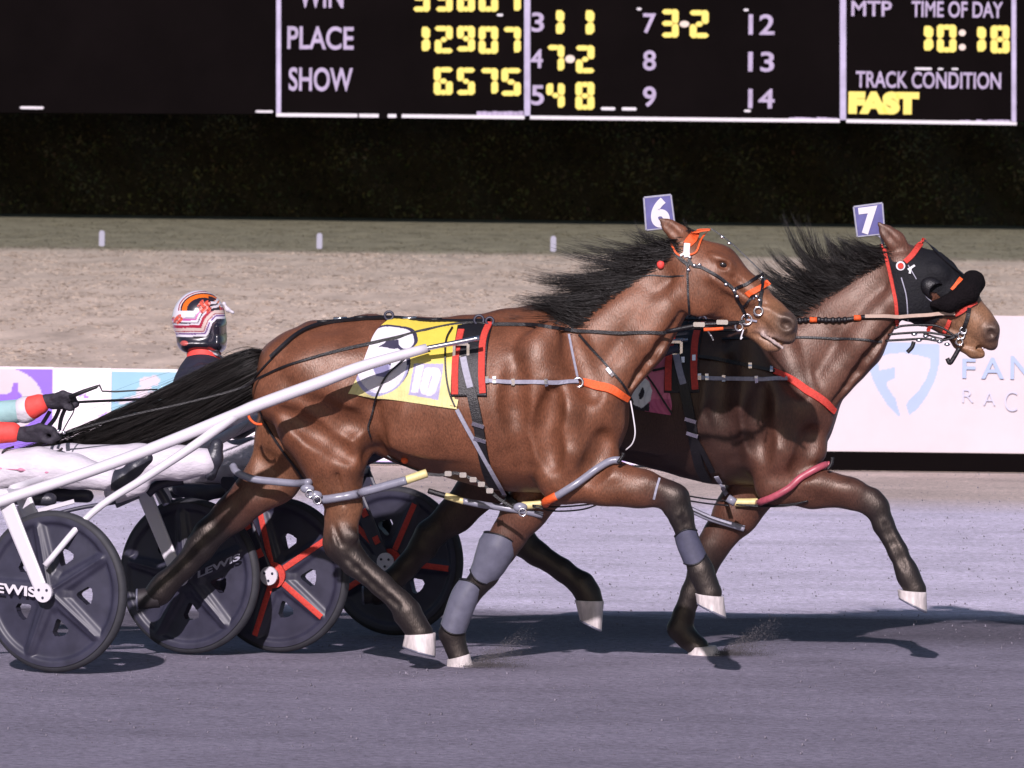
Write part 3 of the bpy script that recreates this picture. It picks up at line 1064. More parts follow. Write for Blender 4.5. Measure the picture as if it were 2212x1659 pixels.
RID = [([(1150, 740), (1180, 820), (1215, 900)], 32, .014), ([(1138, 860), (1150, 950), (1175, 1030)], 28, .014), ([(1262, 780), (1292, 860), (1302, 930)], 28, .013),
       ([(1212, 850), (1236, 940), (1222, 1010)], 24, .012), ([(640, 785), (700, 845), (765, 885)], 42, .012), ([(772, 900), (777, 955), (760, 1010)], 26, .014),
       ([(608, 850), (642, 930), (690, 1005)], 32, .013)]
GRV = [([(1112, 790), (1112, 890), (1132, 1000)], 15, .013), ([(1238, 730), (1256, 800), (1276, 855)], 15, .011), ([(1192, 850), (1184, 930), (1200, 1000)], 13, .010),
       ([(1300, 945), (1288, 1000), (1268, 1030)], 12, .009), ([(814, 850), (807, 925), (816, 985)], 18, .020), ([(838, 800), (830, 850), (832, 900)], 30, .012),
       ([(618, 890), (690, 930), (752, 985)], 12, .010), ([(690, 875), (740, 912), (790, 915)], 12, .009)]
def hoof(h, cl, cr, sl_, sr, dy, root, M='hoof', wide=.95):
    """cl/cr: coronet corners, sl_/sr: sole corners, in photo pixels"""
    mb = MB()
    C0, C1, S0, S1 = [h.w(*q, dy) for q in (cl, cr, sl_, sr)]
    n = 20
    rings = []
    for t in (-.12, 0, .04, .3, .6, .88, 1.0):
        a, b = C0 + (S0 - C0) * max(t, 0), C1 + (S1 - C1) * max(t, 0)
        ctr, half = (a + b) / 2, (b - a) / 2
        if t < 0:
            half = half * .8
        sc = 1.0 if t != .04 else 1.03
        if t == 1.0:
            sc = .985
        hw = np.linalg.norm(half)
        rings.append([ctr + half * math.cos(q) * sc + np.array([0, hw * wide * sc, 0]) * math.sin(q) for q in np.linspace(0, 2 * math.pi, n, endpoint=False)])
    V = np.array(rings).reshape(-1, 3)
    Fc = []
    for i in range(len(rings) - 1):
        for q in range(n):
            Fc.append((i * n + q, i * n + (q + 1) % n, (i + 1) * n + (q + 1) % n, (i + 1) * n + q))
    Fc.append(tuple(range(n)))
    Fc.append(tuple((len(rings) - 1) * n + q for q in range(n - 1, -1, -1)))
    mb.add(V, Fc)
    o = mb.build('hoof', MT[M], root, ang=50)
    sh_ = MB()
    n2 = 26
    a, b = S0, S1
    ctr, half = (a + b) / 2, (b - a) / 2
    dn = (S0 + S1) / 2 - (C0 + C1) / 2
    dn /= np.linalg.norm(dn)
    hw = np.linalg.norm(half)
    pts = [ctr + (half * math.cos(q) + np.array([0, hw * wide, 0]) * math.sin(q)) * .93 + dn * .002 for q in np.linspace(0, 2 * math.pi, n2, endpoint=False)]
    sh_.tube(pts, .0055, 6, closed=True)
    sh_.build('shoe', MT['boot'], o, smooth=True)
    return o

def strands(S_, r0, r1=.2):
    """S_: (n, m, 3) curves -> thin three-sided hairs"""
    n, m_, _ = S_.shape
    T = np.gradient(S_, axis=1)
    T /= np.linalg.norm(T, axis=2, keepdims=True) + 1e-9
    a = rng.normal(size=(n, 1, 3))
    A = np.cross(T, a)
    A /= np.linalg.norm(A, axis=2, keepdims=True) + 1e-9
    Bq = np.cross(T, A)
    taper = np.linspace(1, r1, m_)[None, :, None]
    rr = (np.asarray(r0).reshape(-1, 1, 1) if np.ndim(r0) else r0) * taper
    V = np.stack([S_ + rr * (math.cos(q) * A + math.sin(q) * Bq) for q in (0, 2.094, 4.189)], 2)   # n,m,3,3
    i = np.arange(n)[:, None, None] * (m_ * 3)
    j = np.arange(m_ - 1)[None, :, None] * 3
    kk = np.arange(3)[None, None, :]
    k2 = (kk + 1) % 3
    Fc = np.stack([i + j + kk, i + j + k2, i + j + 3 + k2, i + j + 3 + kk], -1).reshape(-1, 4)
    return V.reshape(-1, 3), Fc

def torso(h, tr, far=False):
    c = h.coat
    lite = tuple(x * q for x, q in zip(c, (1.25, 1.2, 1.15)))
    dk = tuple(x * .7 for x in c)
    # barrel
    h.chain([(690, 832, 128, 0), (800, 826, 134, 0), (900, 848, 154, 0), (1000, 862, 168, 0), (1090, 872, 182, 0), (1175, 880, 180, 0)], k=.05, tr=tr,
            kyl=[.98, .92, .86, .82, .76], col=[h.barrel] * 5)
    h.chain([(1175, 880, 178, 0), (1245, 902, 106, 0)], ky=.72, k=.05, tr=tr)
    h.chain([(1150, 985, 70, 0), (1255, 1000, 64, 0)], ky=.9, k=.04, tr=tr)
    # withers, back ridge, croup, dock
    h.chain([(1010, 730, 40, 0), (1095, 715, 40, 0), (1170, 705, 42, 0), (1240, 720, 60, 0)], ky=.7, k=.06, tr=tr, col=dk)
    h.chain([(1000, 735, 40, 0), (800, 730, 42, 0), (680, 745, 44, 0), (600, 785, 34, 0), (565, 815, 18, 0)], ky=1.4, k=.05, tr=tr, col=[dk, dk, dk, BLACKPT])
    # haunch, buttock both sides
    for sg in (-1, 1):
        h.chain([(640, 800, 84, .10 * sg), (612, 850, 66, .12 * sg)], ky=.9, k=.05, tr=tr)
        h.ell(720, 790, 80, 60, .09, .18 * sg, 10, .06, tr=tr)
        # ribs / shoulder blade / point of shoulder
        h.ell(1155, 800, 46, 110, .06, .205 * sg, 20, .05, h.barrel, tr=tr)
        h.ell(1225, 905, 78, 92, .085, .165 * sg, 0, .05, tr=tr)
        h.ell(1300, 905, 50, 70, .07, .10 * sg, 0, .05, tr=tr)
        h.ell(1290, 985, 48, 42, .08, .11 * sg, 0, .04, tr=tr)
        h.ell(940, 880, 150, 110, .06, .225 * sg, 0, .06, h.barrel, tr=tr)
        h.ell(850, 905, 70, 60, .04, .21 * sg, 30, .05, tr=tr)

def near_horse():
    h = Horse(30.25, 985, (.122, .0435, .0215))
    c = h.coat
    torso(h, False)
    lite = (.165, .070, .036)
    tan = (.225, .112, .055)
    bk = BLACKPT
    mid = (.07, .029, .02)
    # neck
    h.chain([(1185, 800, 132, 0), (1281, 765, 106, 0), (1375, 684, 88, 0), (1443, 605, 70, 0)], k=.05, kyl=[.78, .66, .60])
    for sg in (-1, 1):
        h.chain([(1300, 870, 40, .07 * sg), (1400, 740, 30, .065 * sg), (1470, 640, 26, .06 * sg)], ky=1, k=.05)
        h.ell(1330, 700, 90, 40, .045, .095 * sg, -38, .05)
    h.groove([(1352, 838), (1425, 742), (1478, 668)], 7, -.125, .04)
    # head
    h.chain([(1478, 562, 56, 0), (1545, 586, 56, 0), (1612, 640, 44, 0), (1662, 684, 36, 0), (1686, 706, 35, 0)], k=.03, kyl=[.95, .92, .9, .85], col=[c, c, lite, tan])
    h.chain([(1508, 620, 60, 0), (1545, 645, 42, 0), (1625, 700, 24, 0), (1656, 735, 18, 0)], k=.025, kyl=[.85, .85, .9], col=[c, c, lite])
    h.chain([(1622, 708, 20, 0), (1662, 744, 15, 0), (1676, 748, 12, 0)], ky=1.1, k=.015, col=tan)
    h.chain([(1694, 700, 27, 0), (1703, 728, 16, 0)], ky=1.05, k=.02, col=(.04, .028, .024))
    for sg in (-1, 1):
        h.ell(1512, 622, 56, 62, .045, .075 * sg, 0, .03)
        h.ell(1558, 562, 30, 11, .03, .086 * sg, 28, .025, c)
        h.ell(1560, 584, 22, 8, .025, .086 * sg, 20, .02, c)
        h.chain([(1540, 600, 10, .105 * sg), (1622, 652, 7, .082 * sg)], ky=1, k=.03)
        h.ell(1700, 700, 20, 22, .03, .045 * sg, 40, .02, (.035, .026, .024))
        # ears pinned back
        h.chain([(1488, 530, 18, .05 * sg), (1466, 506, 21, .066 * sg), (1446, 489, 15, .073 * sg), (1422, 470, 2.5, .078 * sg)], ky=.55, k=.015, col=[c, c, (.05, .025, .018)])
        if sg < 0:
            h.groove([(1474, 520), (1452, 498), (1432, 480)], 7, -.098, .012)
    h.ell(1563, 573, 14, 9, .02, -.112, 20, .010, sub=True)
    h.ell(1699, 701, 14, 10, .026, -.068, 50, .006, (.010, .006, .006))
    h.ell(1698, 701, 15, 11, .026, -.075, 50, .012, sub=True)
    h.groove([(1628, 722), (1672, 735), (1712, 748)], 5, -.045, .01)
    h.groove([(1628, 722), (1672, 735), (1712, 748)], 5, -.015, .01)
    h.chain([(1648, 722, 6, -.05), (1672, 738, 5, -.047), (1692, 752, 4, -.04)], ky=.6, k=.008, col=(.42, .36, .36))
    # near foreleg, reaching forward
    h.chain([(1235, 985, 80, -.14), (1222, 1030, 58, -.15), (1300, 1042, 47, -.15), (1392, 1056, 33, -.15), (1440, 1070, 31, -.15)], k=.03, ky=.75, col=[c, c, c, mid])
    h.chain([(1262, 1010, 50, -.15), (1335, 1030, 27, -.16)], k=.04, ky=.8)
    h.chain([(1440, 1068, 31, -.15), (1458, 1078, 31, -.15), (1470, 1112, 26, -.15), (1486, 1165, 22, -.15), (1505, 1212, 23, -.15), (1513, 1232, 26, -.15), (1522, 1255, 24, -.15), (1533, 1282, 27, -.15)], k=.02, ky=.85, col=bk)
    h.groove([(1468, 1120), (1482, 1165), (1496, 1206)], 3.5, -.198, .012)
    h.ell(1462, 1066, 22, 16, .03, -.165, 40, .02, BLACKPT)
    h.ell(1450, 1096, 14, 20, .03, -.165, 40, .02, BLACKPT)
    h.ell(1503, 1240, 14, 14, .03, -.15, 0, .015, BLACKPT)
    h.groove([(752, 1215), (800, 1268), (850, 1312)], 4, -.178, .012)
    h.ell(756, 1160, 20, 16, .02, -.165, 0, .02, BLACKPT)
    h.ell(866, 1334, 15, 14, .03, -.125, 0, .015, BLACKPT)
    h.groove([(722, 1020), (738, 1080), (742, 1130)], 4, -.195, .025)
    h.groove([(765, 990), (762, 1050), (760, 1105)], 4, -.185, .03)
    h.groove([(1240, 800), (1205, 850), (1190, 900)], 7, -.275, .05)
    h.groove([(1290, 850), (1262, 905), (1262, 960), (1285, 1005)], 6, -.262, .045)
    h.groove([(1130, 880), (1150, 950), (1190, 1020)], 7, -.305, .05)
    h.groove([(690, 870), (740, 900), (780, 905)], 7, -.285, .05)
    h.groove([(640, 870), (655, 930), (690, 985)], 6, -.262, .045)
    # near hind, swinging forward
    h.chain([(690, 830, 104, -.115), (704, 900, 100, -.12), (718, 975, 76, -.125), (727, 1035, 54, -.125), (744, 1092, 36, -.125), (738, 1150, 33, -.125)], k=.04, ky=.68, col=[c, c, c, lite, lite])
    h.chain([(775, 930, 30, -.19), (730, 1000, 40, -.165)], k=.05, ky=.6)
    h.chain([(712, 1172, 14, -.125), (708, 1110, 9, -.125)], k=.02, ky=1, col=mid)
    h.chain([(738, 1150, 34, -.125), (738, 1178, 36, -.125), (768, 1216, 29, -.125), (822, 1262, 25, -.125), (865, 1302, 26, -.125), (880, 1322, 29, -.125), (893, 1345, 27, -.125), (907, 1368, 29, -.125)], k=.02, ky=.82, col=bk)
    # far hind, stretched back
    h.chain([(690, 840, 100, .115), (640, 940, 88, .12), (592, 1028, 58, .12), (505, 1106, 38, .12), (452, 1152, 33, .12)], k=.04, ky=.7, col=[c, lite, mid, bk])
    h.chain([(452, 1152, 33, .12), (434, 1180, 31, .12), (400, 1222, 26, .12), (358, 1262, 27, .12), (345, 1278, 27, .12), (330, 1290, 24, .12)], k=.02, ky=.85, col=bk)
    # far foreleg, planted
    h.chain([(1225, 975, 78, .14), (1185, 1030, 62, .14), (1132, 1105, 47, .14), (1098, 1158, 37, .14), (1080, 1186, 37, .14)], k=.03, ky=.8, col=[c, c, (.07, .032, .024), mid])
    h.chain([(1080, 1186, 37, .14), (1048, 1242, 28, .14), (1008, 1290, 25, .14), (984, 1340, 25, .14), (976, 1368, 27, .14), (984, 1395, 21, .14), (992, 1418, 24, .14)], k=.02, ky=.85, col=bk)
    # flank fold, groove between haunch and belly, elbow line
    h.groove([(806, 880), (803, 940), (815, 985)], 9, -.285, .05)
    h.groove([(600, 905), (680, 935), (745, 985)], 6, -.268, .05)
    h.groove([(1112, 770), (1105, 880), (1130, 1000)], 8, -.312, .05)
    h.groove([(1195, 850), (1170, 930), (1195, 1010)], 6, -.285, .05)
    sculpt(h, RID + [([(1290, 1024), (1350, 1034), (1418, 1047)], 14, .02), ([(1290, 1070), (1350, 1073), (1400, 1078)], 12, .012), ([(1442, 640), (1372, 740), (1312, 845)], 28, .012), ([(746, 1010), (753, 1070)], 16, .009),
               ([(1545, 604), (1585, 628), (1620, 652)], 8, .006), ([(720, 1160), (728, 1178)], 9, .006),
               ([(1650, 660), (1680, 680), (1700, 690)], 8, .004)],
           GRV + [([(728, 1025), (742, 1090)], 8, .007), ([(1358, 832), (1422, 746), (1472, 676)], 11, .010), ([(1585, 600), (1620, 628), (1650, 655)], 9, .006), ([(1476, 1112), (1490, 1165), (1504, 1210)], 7, .006),
                  ([(752, 1210), (805, 1262), (860, 1308)], 8, .006), ([(722, 1136), (736, 1175)], 8, .007),
                  ([(1490, 690), (1520, 695), (1560, 688)], 8, .005), ([(1640, 690), (1655, 705), (1668, 722)], 7, .004), ([(560, 985), (590, 1020), (560, 1060)], 14, .008)])
    root = thing('horse', (*h.w(985, 1000)[:2], 0), 'bay pacing horse wearing number plate 6, nearer the camera', 'horse', 'pacing horses')
    V, Fc = h.B.verts()
    mesh('body', V, Fc, MT['coat'], root, colors=h.B.paint(V))
    h.V, h.F = V, Fc
    hoof(h, (1502, 1282), (1563, 1289), (1505, 1302), (1569, 1334), -.15, root)
    hoof(h, (875, 1371), (941, 1367), (869, 1395), (941, 1417), -.125, root)
    hoof(h, (346, 1312), (336, 1268), (298, 1318), (297, 1272), .12, root, 'darkhoof')
    hoof(h, (967, 1424), (1014, 1412), (962, 1456), (1026, 1447), .14, root)
    p, ok = h.B.hit([1562], [572])
    mb = MB()
    mb.ball(p[0] + np.array([0, .012, 0]), .0235, 16, 12, sc=(1.15, 1, .85))
    mb.build('eye', MT['eye'], root, smooth=True)
    mb = MB()
    mb.ball(np.array([p[0][0], 2 * h.yp(p[0][0]) - p[0][1] - .010, p[0][2]]), .021, 14, 10)
    mb.build('eye', MT['eye'], root, smooth=True)
    # tail
    ctr = catmull([(588, 778), (545, 805), (480, 838), (400, 882), (300, 928), (180, 968), (30, 996)], 6)
    hw_ = np.interp(np.linspace(0, 1, len(ctr)), [0, .08, .2, .5, .7, .85, 1], [22, 44, 53, 60, 58, 46, 20])
    tail_of(h, root, ctr, hw_, 4200)
    # mane
    crest = np.array([(1195, 700), (1250, 668), (1300, 630), (1352, 590), (1400, 552), (1448, 518)])
    z1 = lambda x, y: (1071 + x * .3125, 380 + y * .3125)
    lk = [((1180, 470), (690, 440), -10, 26, 10), ((1120, 520), (560, 478), -14, 60, 16), ((1040, 575), (480, 512), -16, 60, 14), ((960, 630), (392, 540), 6, 34, 10), ((900, 660), (300, 690), -10, 120, 22),
          ((860, 690), (245, 720), -14, 110, 20), ((800, 725), (195, 850), -26, 130, 22), ((740, 775), (205, 905), -28, 120, 20), ((680, 830), (240, 860), -20, 110, 20), ((620, 880), (180, 880), -14, 90, 18),
          ((580, 920), (300, 905), -8, 90, 18), ((560, 960), (120, 985), -10, 120, 22), ((540, 1000), (30, 1020), -6, 120, 20), ((1240, 440), (930, 430), -12, 40, 14), ((1200, 480), (780, 560), -6, 80, 18), ((1150, 520), (700, 600), -10, 90, 18),
          ((1080, 560), (600, 640), -10, 100, 18), ((1000, 610), (500, 700), -12, 110, 20), ((940, 650), (420, 760), -16, 110, 20), ((860, 700), (380, 800), -14, 110, 20), ((1220, 460), (850, 390), 14, 14, 8), ((1000, 600), (560, 440), -18, 14, 6)]
    mane_of(h, root, crest, [(z1(*a), z1(*b_), bw * .8, n_, sp) for a, b_, bw, n_, sp in lk], 30, 60)
    # forelock tuft between the ears
    mane_of(h, root, np.array([(1478, 500), (1490, 496), (1502, 498)]), [((1490, 498), (1452, 482), -6, 40, 6), ((1498, 498), (1475, 478), -4, 30, 5)], 6, 0)
    return h, root
def tail_of(h, root, ctr, hw_, n):
    m_ = len(ctr)
    t = np.linspace(0, 1, m_)
    nrm = np.gradient(ctr, axis=0)
    nrm = np.stack([-nrm[:, 1], nrm[:, 0]], 1)
    nrm /= np.linalg.norm(nrm, axis=1)[:, None]
    Bt = Body()
    for i in range(0, m_ - 3, 2):
        Bt.cone(h.w(*ctr[i]), h.w(*ctr[min(i + 2, m_ - 1)]), hw_[i] * .62 * h.k, hw_[min(i + 2, m_ - 1)] * .62 * h.k, .55, .02, (0, 0, 0))
    Bt.grid(.012)
    V, Fc = Bt.verts()
    tl = mesh('tail', V, Fc, MT['hair'], root)
    s_ = np.clip(rng.normal(size=n) * .5, -1.05, 1.05)
    dd = rng.normal(size=n) * .45
    end = np.clip(rng.beta(3, 1.6, n) * 1.2, .4, 1.12)
    ph, am = rng.uniform(0, 6.28, n), rng.uniform(1, 6, n)
    clump = np.sin(s_ * 9 + 1.3) * .12
    Sx = np.zeros((n, 14, 3))
    for j, q in enumerate(np.linspace(0, 1, 14)):
        tt = np.clip(end * q, 0, 1)
        ex = np.clip(end * q - 1, 0, 1)
        cu = np.stack([np.interp(tt, t, ctr[:, a]) for a in (0, 1)], 1)
        nn = np.stack([np.interp(tt, t, nrm[:, a]) for a in (0, 1)], 1)
        hw = np.interp(tt, t, hw_)
        fan = s_ + clump * q
        px = cu + nn * (hw * fan + am * np.sin(ph + 5 * q) * q * 1.2)[:, None] + np.array([-60, 6]) * ex[:, None] * 3
        for i in range(n):
            Sx[i, j] = P(px[i, 0], px[i, 1], 0 + h.Y0)
        yy = h.yp(Sx[:, j, 0]) + dd * hw * h.k * .8
        Sx[:, j] = CAMP + (Sx[:, j] - CAMP) * (yy / Sx[:, j, 1])[:, None]
    nf = n // 9
    ii = rng.integers(0, n, nf)
    q_ = np.linspace(0, 1, 14)[None, :, None]
    Fx = Sx[ii] + (rng.normal(size=(nf, 1, 3)) * np.array([.05, .03, .045])) * q_ ** 1.6 + (rng.normal(size=(nf, 1, 3)) * .012) * np.sin(q_ * rng.uniform(4, 9, (nf, 1, 1)))
    Sx = np.concatenate([Sx, Fx])
    V, Fc = strands(Sx, rng.uniform(.0006, .0015, len(Sx)), .3)
    mesh('tail_hair', V, Fc, MT['hair'], tl)
def mane_of(h, root, crest, locks, depth, mass):
    """locks: (root point, tip, bow px, strands, spread px); mass: short locks along the whole crest"""
    crest = np.asarray(crest, float)
    ts = np.linspace(0, 1, len(crest))
    d = np.gradient(crest, axis=0)
    dn_all = np.stack([-d[:, 1], d[:, 0]], 1)
    dn_all /= np.linalg.norm(dn_all, axis=1)[:, None]
    L_ = list(locks)
    for i in range(mass):
        t = rng.uniform(0, 1)
        rp = np.array([np.interp(t, ts, crest[:, a]) for a in (0, 1)])
        ang = R(rng.uniform(158, 214))
        ln = rng.uniform(30, 88)
        L_.append((rp, rp + ln * np.array([math.cos(ang), math.sin(ang) * .8]), rng.normal() * 10 - 8, int(rng.integers(26, 60)), 15))
    allS, rad = [], []
    for rp, tip, bow, n_, spread in L_:
        rp, tip = np.asarray(rp, float), np.asarray(tip, float)
        ct = np.argmin(np.hypot(*(crest - rp).T))
        # roots: scattered along the crest near rp and a little down the near side of the neck
        cd = d[ct] / np.linalg.norm(d[ct])
        dn = dn_all[ct]
        al = np.clip(rng.normal(size=n_), -2, 2) * spread * .6
        dp = rng.uniform(0, 1, n_) ** 1.4 * depth
        R0 = rp + al[:, None] * cd + dp[:, None] * dn
        far = rng.uniform(size=n_) < .3
        p, ok = h.B.hit(R0[:, 0], R0[:, 1])
        v = tip - rp
        ln = np.linalg.norm(v)
        pr = np.array([-v[1], v[0]]) / ln
        ext = np.clip(rng.normal(size=n_) * .14 + .92, .5, 1.15)
        T1 = tip + rng.normal(size=(n_, 2)) * (2.0 + ln * .022)
        mid = (R0 + T1) / 2 + pr * bow + rng.normal(size=(n_, 2)) * 3.5
        wa, wp, wf = rng.normal(size=n_) * 2.2, rng.uniform(0, 6.28, n_), rng.uniform(5, 9, n_)
        lockw, lockp = rng.normal() * 4, rng.uniform(0, 6.28)
        dyt = rng.normal() * .03 + rng.normal(size=n_) * .008
        m_ = 12
        Sx = np.zeros((n_, m_, 3))
        for j, q in enumerate(np.linspace(0, 1, m_)):
            t = q * ext
            px = R0 * ((1 - t) ** 2)[:, None] + mid * (2 * t * (1 - t))[:, None] + T1 * (t ** 2)[:, None]
            px = px + pr * (q * (wa * np.sin(wf * q + wp) + lockw * math.sin(6 * q + lockp)))[:, None]
            for i in range(n_):
                yc = h.yp(p[i, 0])
                y0_ = p[i, 1] - .004
                if far[i]:
                    y0_ = 2 * yc - y0_
                y_ = y0_ + (yc + dyt[i] - .03 - y0_) * min(1, q * 1.25) - .018 * math.sin(math.pi * q)
                Sx[i, j] = P(px[i, 0], px[i, 1], y_)
        allS.append(Sx)
        rad.append(rng.uniform(.0006, .0015, n_))
    Sx = np.concatenate(allS)
    V, Fc = strands(Sx, np.concatenate(rad), .22)
    mesh('mane', V, Fc, MT['hair'], root)

def far_horse():
    T = lambda u, v: (1793 + (u - 1345) * .965, 1421 + (v - 1450) * .965)
    h = Horse(31.15, 1430, (.078, .031, .020), T)
    h.ts = .965
    h.barrel = (.030, .013, .010)  # shade from the nearer horse, put into the barrel's coat colour
    c = h.coat
    torso(h, True)
    bk = BLACKPT
    lite, tan, mid = (.115, .055, .037), (.22, .112, .06), (.045, .023, .018)
    h.chain([(1640, 812, 126, 0), (1735, 772, 104, 0), (1835, 688, 86, 0), (1915, 612, 70, 0)], k=.05, kyl=[.78, .68, .62])
    for sg in (-1, 1):
        h.chain([(1760, 880, 40, .07 * sg), (1860, 745, 30, .065 * sg), (1925, 655, 26, .06 * sg)], ky=1, k=.05)
    # head
    h.chain([(1946, 578, 54, 0), (2010, 602, 54, 0), (2068, 650, 44, 0), (2108, 694, 35, 0), (2128, 716, 32, 0)], k=.03, kyl=[.95, .92, .9, .85], col=[c, c, tan, tan])
    h.chain([(1968, 630, 60, 0), (2000, 655, 46, 0), (2070, 712, 27, 0), (2102, 750, 17, 0)], k=.025, kyl=[.85, .85, .9], col=[c, c, tan])
    h.chain([(2080, 735, 24, 0), (2104, 760, 14, 0), (2118, 764, 11, 0)], ky=1.1, k=.015, col=tan)
    h.chain([(2132, 714, 26, 0), (2140, 742, 16, 0)], ky=1.05, k=.02, col=(.05, .03, .028))
    for sg in (-1, 1):
        h.ell(1972, 632, 54, 60, .045, .075 * sg, 0, .03)
        h.ell(2024, 590, 24, 18, .03, .085 * sg, 30, .02)
        h.ell(2142, 716, 17, 20, .03, .045 * sg, 40, .02, (.04, .028, .026))
        h.chain([(1954, 545, 18, .05 * sg), (1934, 520, 21, .066 * sg), (1916, 502, 15, .073 * sg), (1894, 478, 2.5, .078 * sg)], ky=.55, k=.015, col=[c, c, (.04, .02, .016)])
        if sg < 0:
            h.groove([(1942, 534), (1922, 512), (1904, 492)], 7, -.098, .012)
    h.ell(2143, 722, 12, 8, .026, -.068, 50, .006, (.010, .006, .006))
    h.ell(2142, 722, 12, 9, .026, -.075, 50, .012, sub=True)
    h.groove([(2080, 745), (2118, 753), (2150, 766)], 4.5, -.04, .01)
    h.groove([(2080, 745), (2118, 753), (2150, 766)], 4.5, -.01, .01)
    # near foreleg
    h.chain([(1690, 985, 76, -.14), (1682, 1042, 50, -.15), (1750, 1054, 42, -.15), (1838, 1068, 30, -.15), (1880, 1084, 28, -.15)], k=.03, ky=.78, col=[c, c, c, mid])
    h.chain([(1880, 1082, 28, -.15), (1894, 1096, 26, -.15), (1908, 1132, 22, -.15), (1940, 1192, 20, -.15), (1956, 1228, 22, -.15), (1963, 1246, 24, -.15), (1972, 1262, 22, -.15), (1978, 1274, 24, -.15)], k=.02, ky=.85, col=bk)
    # planted far foreleg
    h.chain([(1680, 970, 74, .13), (1640, 1030, 62, .13), (1590, 1110, 48, .13), (1556, 1155, 36, .13), (1540, 1180, 35, .13)], k=.03, ky=.8, col=[c, c, c, mid])
    h.chain([(1540, 1180, 35, .13), (1516, 1235, 28, .13), (1494, 1280, 23, .13), (1476, 1330, 23, .13), (1468, 1356, 26, .13), (1484, 1378, 22, .13), (1508, 1398, 24, .13)], k=.02, ky=.85, col=bk)
    # near hind, swinging forward
    q = lambda u, v: ((u - 1793) / .965 + 1345, (v - 1421) / .965 + 1450)
    h.chain([(1165, 825, 102, -.115), (1165, 910, 94, -.12), (1160, 985, 68, -.12), (1150, 1045, 50, -.12), (1132, 1100, 36, -.12), (1112, 1135, 34, -.12)], k=.04, ky=.68, col=[c, c, c, mid, bk])
    h.chain([(1112, 1135, 34, -.12), (1124, 1166, 32, -.12), (1160, 1196, 25, -.12), (1215, 1232, 24, -.12), (1258, 1262, 26, -.12), (1270, 1282, 27, -.12), (1278, 1302, 27, -.12)], k=.02, ky=.85, col=bk)
    # far hind, stretched back
    h.chain([(1165, 840, 98, .115), (1110, 940, 84, .12), (1060, 1030, 56, .12), (985, 1110, 37, .12), (930, 1155, 32, .12)], k=.04, ky=.7, col=[c, c, mid, bk])
    h.chain([(930, 1155, 32, .12), (915, 1180, 30, .12), (880, 1222, 25, .12), (842, 1260, 26, .12), (830, 1275, 26, .12), (815, 1285, 23, .12)], k=.02, ky=.85, col=bk)
    h.groove([(1548, 800), (1545, 890), (1568, 1005)], 8, -.305, .05)
    tr_ = lambda L_: [([T(*p) for p in a], r * .965, d) for a, r, d in L_]
    sculpt(h, tr_(RID) + [([(1740, 1034), (1790, 1044), (1856, 1058)], 13, .008), ([(1908, 660), (1840, 750), (1775, 850)], 28, .012)],
           tr_(GRV) + [([(1800, 868), (1870, 768), (1928, 694)], 11, .010), ([(1912, 1134), (1938, 1190), (1954, 1226)], 7, .006), ([(2040, 705), (2070, 716), (2090, 740)], 8, .005)], .0072, .0016, 4)
    root = thing('horse', (*h.w(1430, 1000)[:2], 0), 'dark bay horse in a black hood wearing number plate 7, ahead of horse 6', 'horse', 'pacing horses')
    V, Fc = h.B.verts()
    mesh('body', V, Fc, MT['coat'], root, colors=h.B.paint(V))
    h.V, h.F = V, Fc
    hoof(h, (1939, 1274), (2001, 1279), (1941, 1290), (2003, 1322), -.15, root)
    hoof(h, (1492, 1398), (1546, 1394), (1482, 1421), (1562, 1419), .13, root)
    hoof(h, (1242, 1296), (1304, 1298), (1252, 1338), (1300, 1362), -.12, root)
    hoof(h, (832, 1300), (824, 1262), (786, 1306), (785, 1266), .12, root, 'darkhoof')
    ctr = catmull([(1058, 790), (1015, 815), (960, 850), (900, 890), (830, 935), (760, 965)], 6)
    hw_ = np.interp(np.linspace(0, 1, len(ctr)), [0, .1, .3, .6, 1], [18, 36, 44, 40, 12])
    tail_of(h, root, ctr, hw_, 1000)
    crest = np.array([(1690, 672), (1735, 640), (1780, 606), (1825, 575), (1870, 550), (1908, 530)])
    z2 = lambda x, y: (1521 + x * .3125, 380 + y * .3125)
    lk = [((820, 690), (640, 305), -10, 60, 14), ((790, 710), (560, 325), -14, 70, 14), ((830, 690), (700, 330), -6, 40, 10), ((760, 740), (455, 512), -22, 90, 18), ((740, 760), (400, 600), -24, 110, 18), ((720, 780), (375, 650), -20, 120, 20),
          ((690, 800), (420, 700), -16, 120, 20), ((660, 840), (400, 770), -14, 120, 20), ((900, 650), (760, 400), -12, 60, 14), ((960, 620), (840, 420), -10, 110, 20), ((1020, 600), (880, 440), -12, 130, 20), ((1080, 570), (930, 430), -12, 110, 18),
          ((1140, 540), (980, 460), -10, 90, 16), ((1200, 510), (1050, 470), -8, 80, 16), ((860, 680), (640, 500), -16, 110, 18), ((800, 720), (540, 560), -18, 110, 18), ((900, 660), (700, 520), -14, 110, 18)]
    mane_of(h, root, crest, [(z2(*a), z2(*b_), bw * .7, n_, sp) for a, b_, bw, n_, sp in lk], 40, 60)
    return h, root
HN, RN = near_horse()
HF, RF = far_horse()
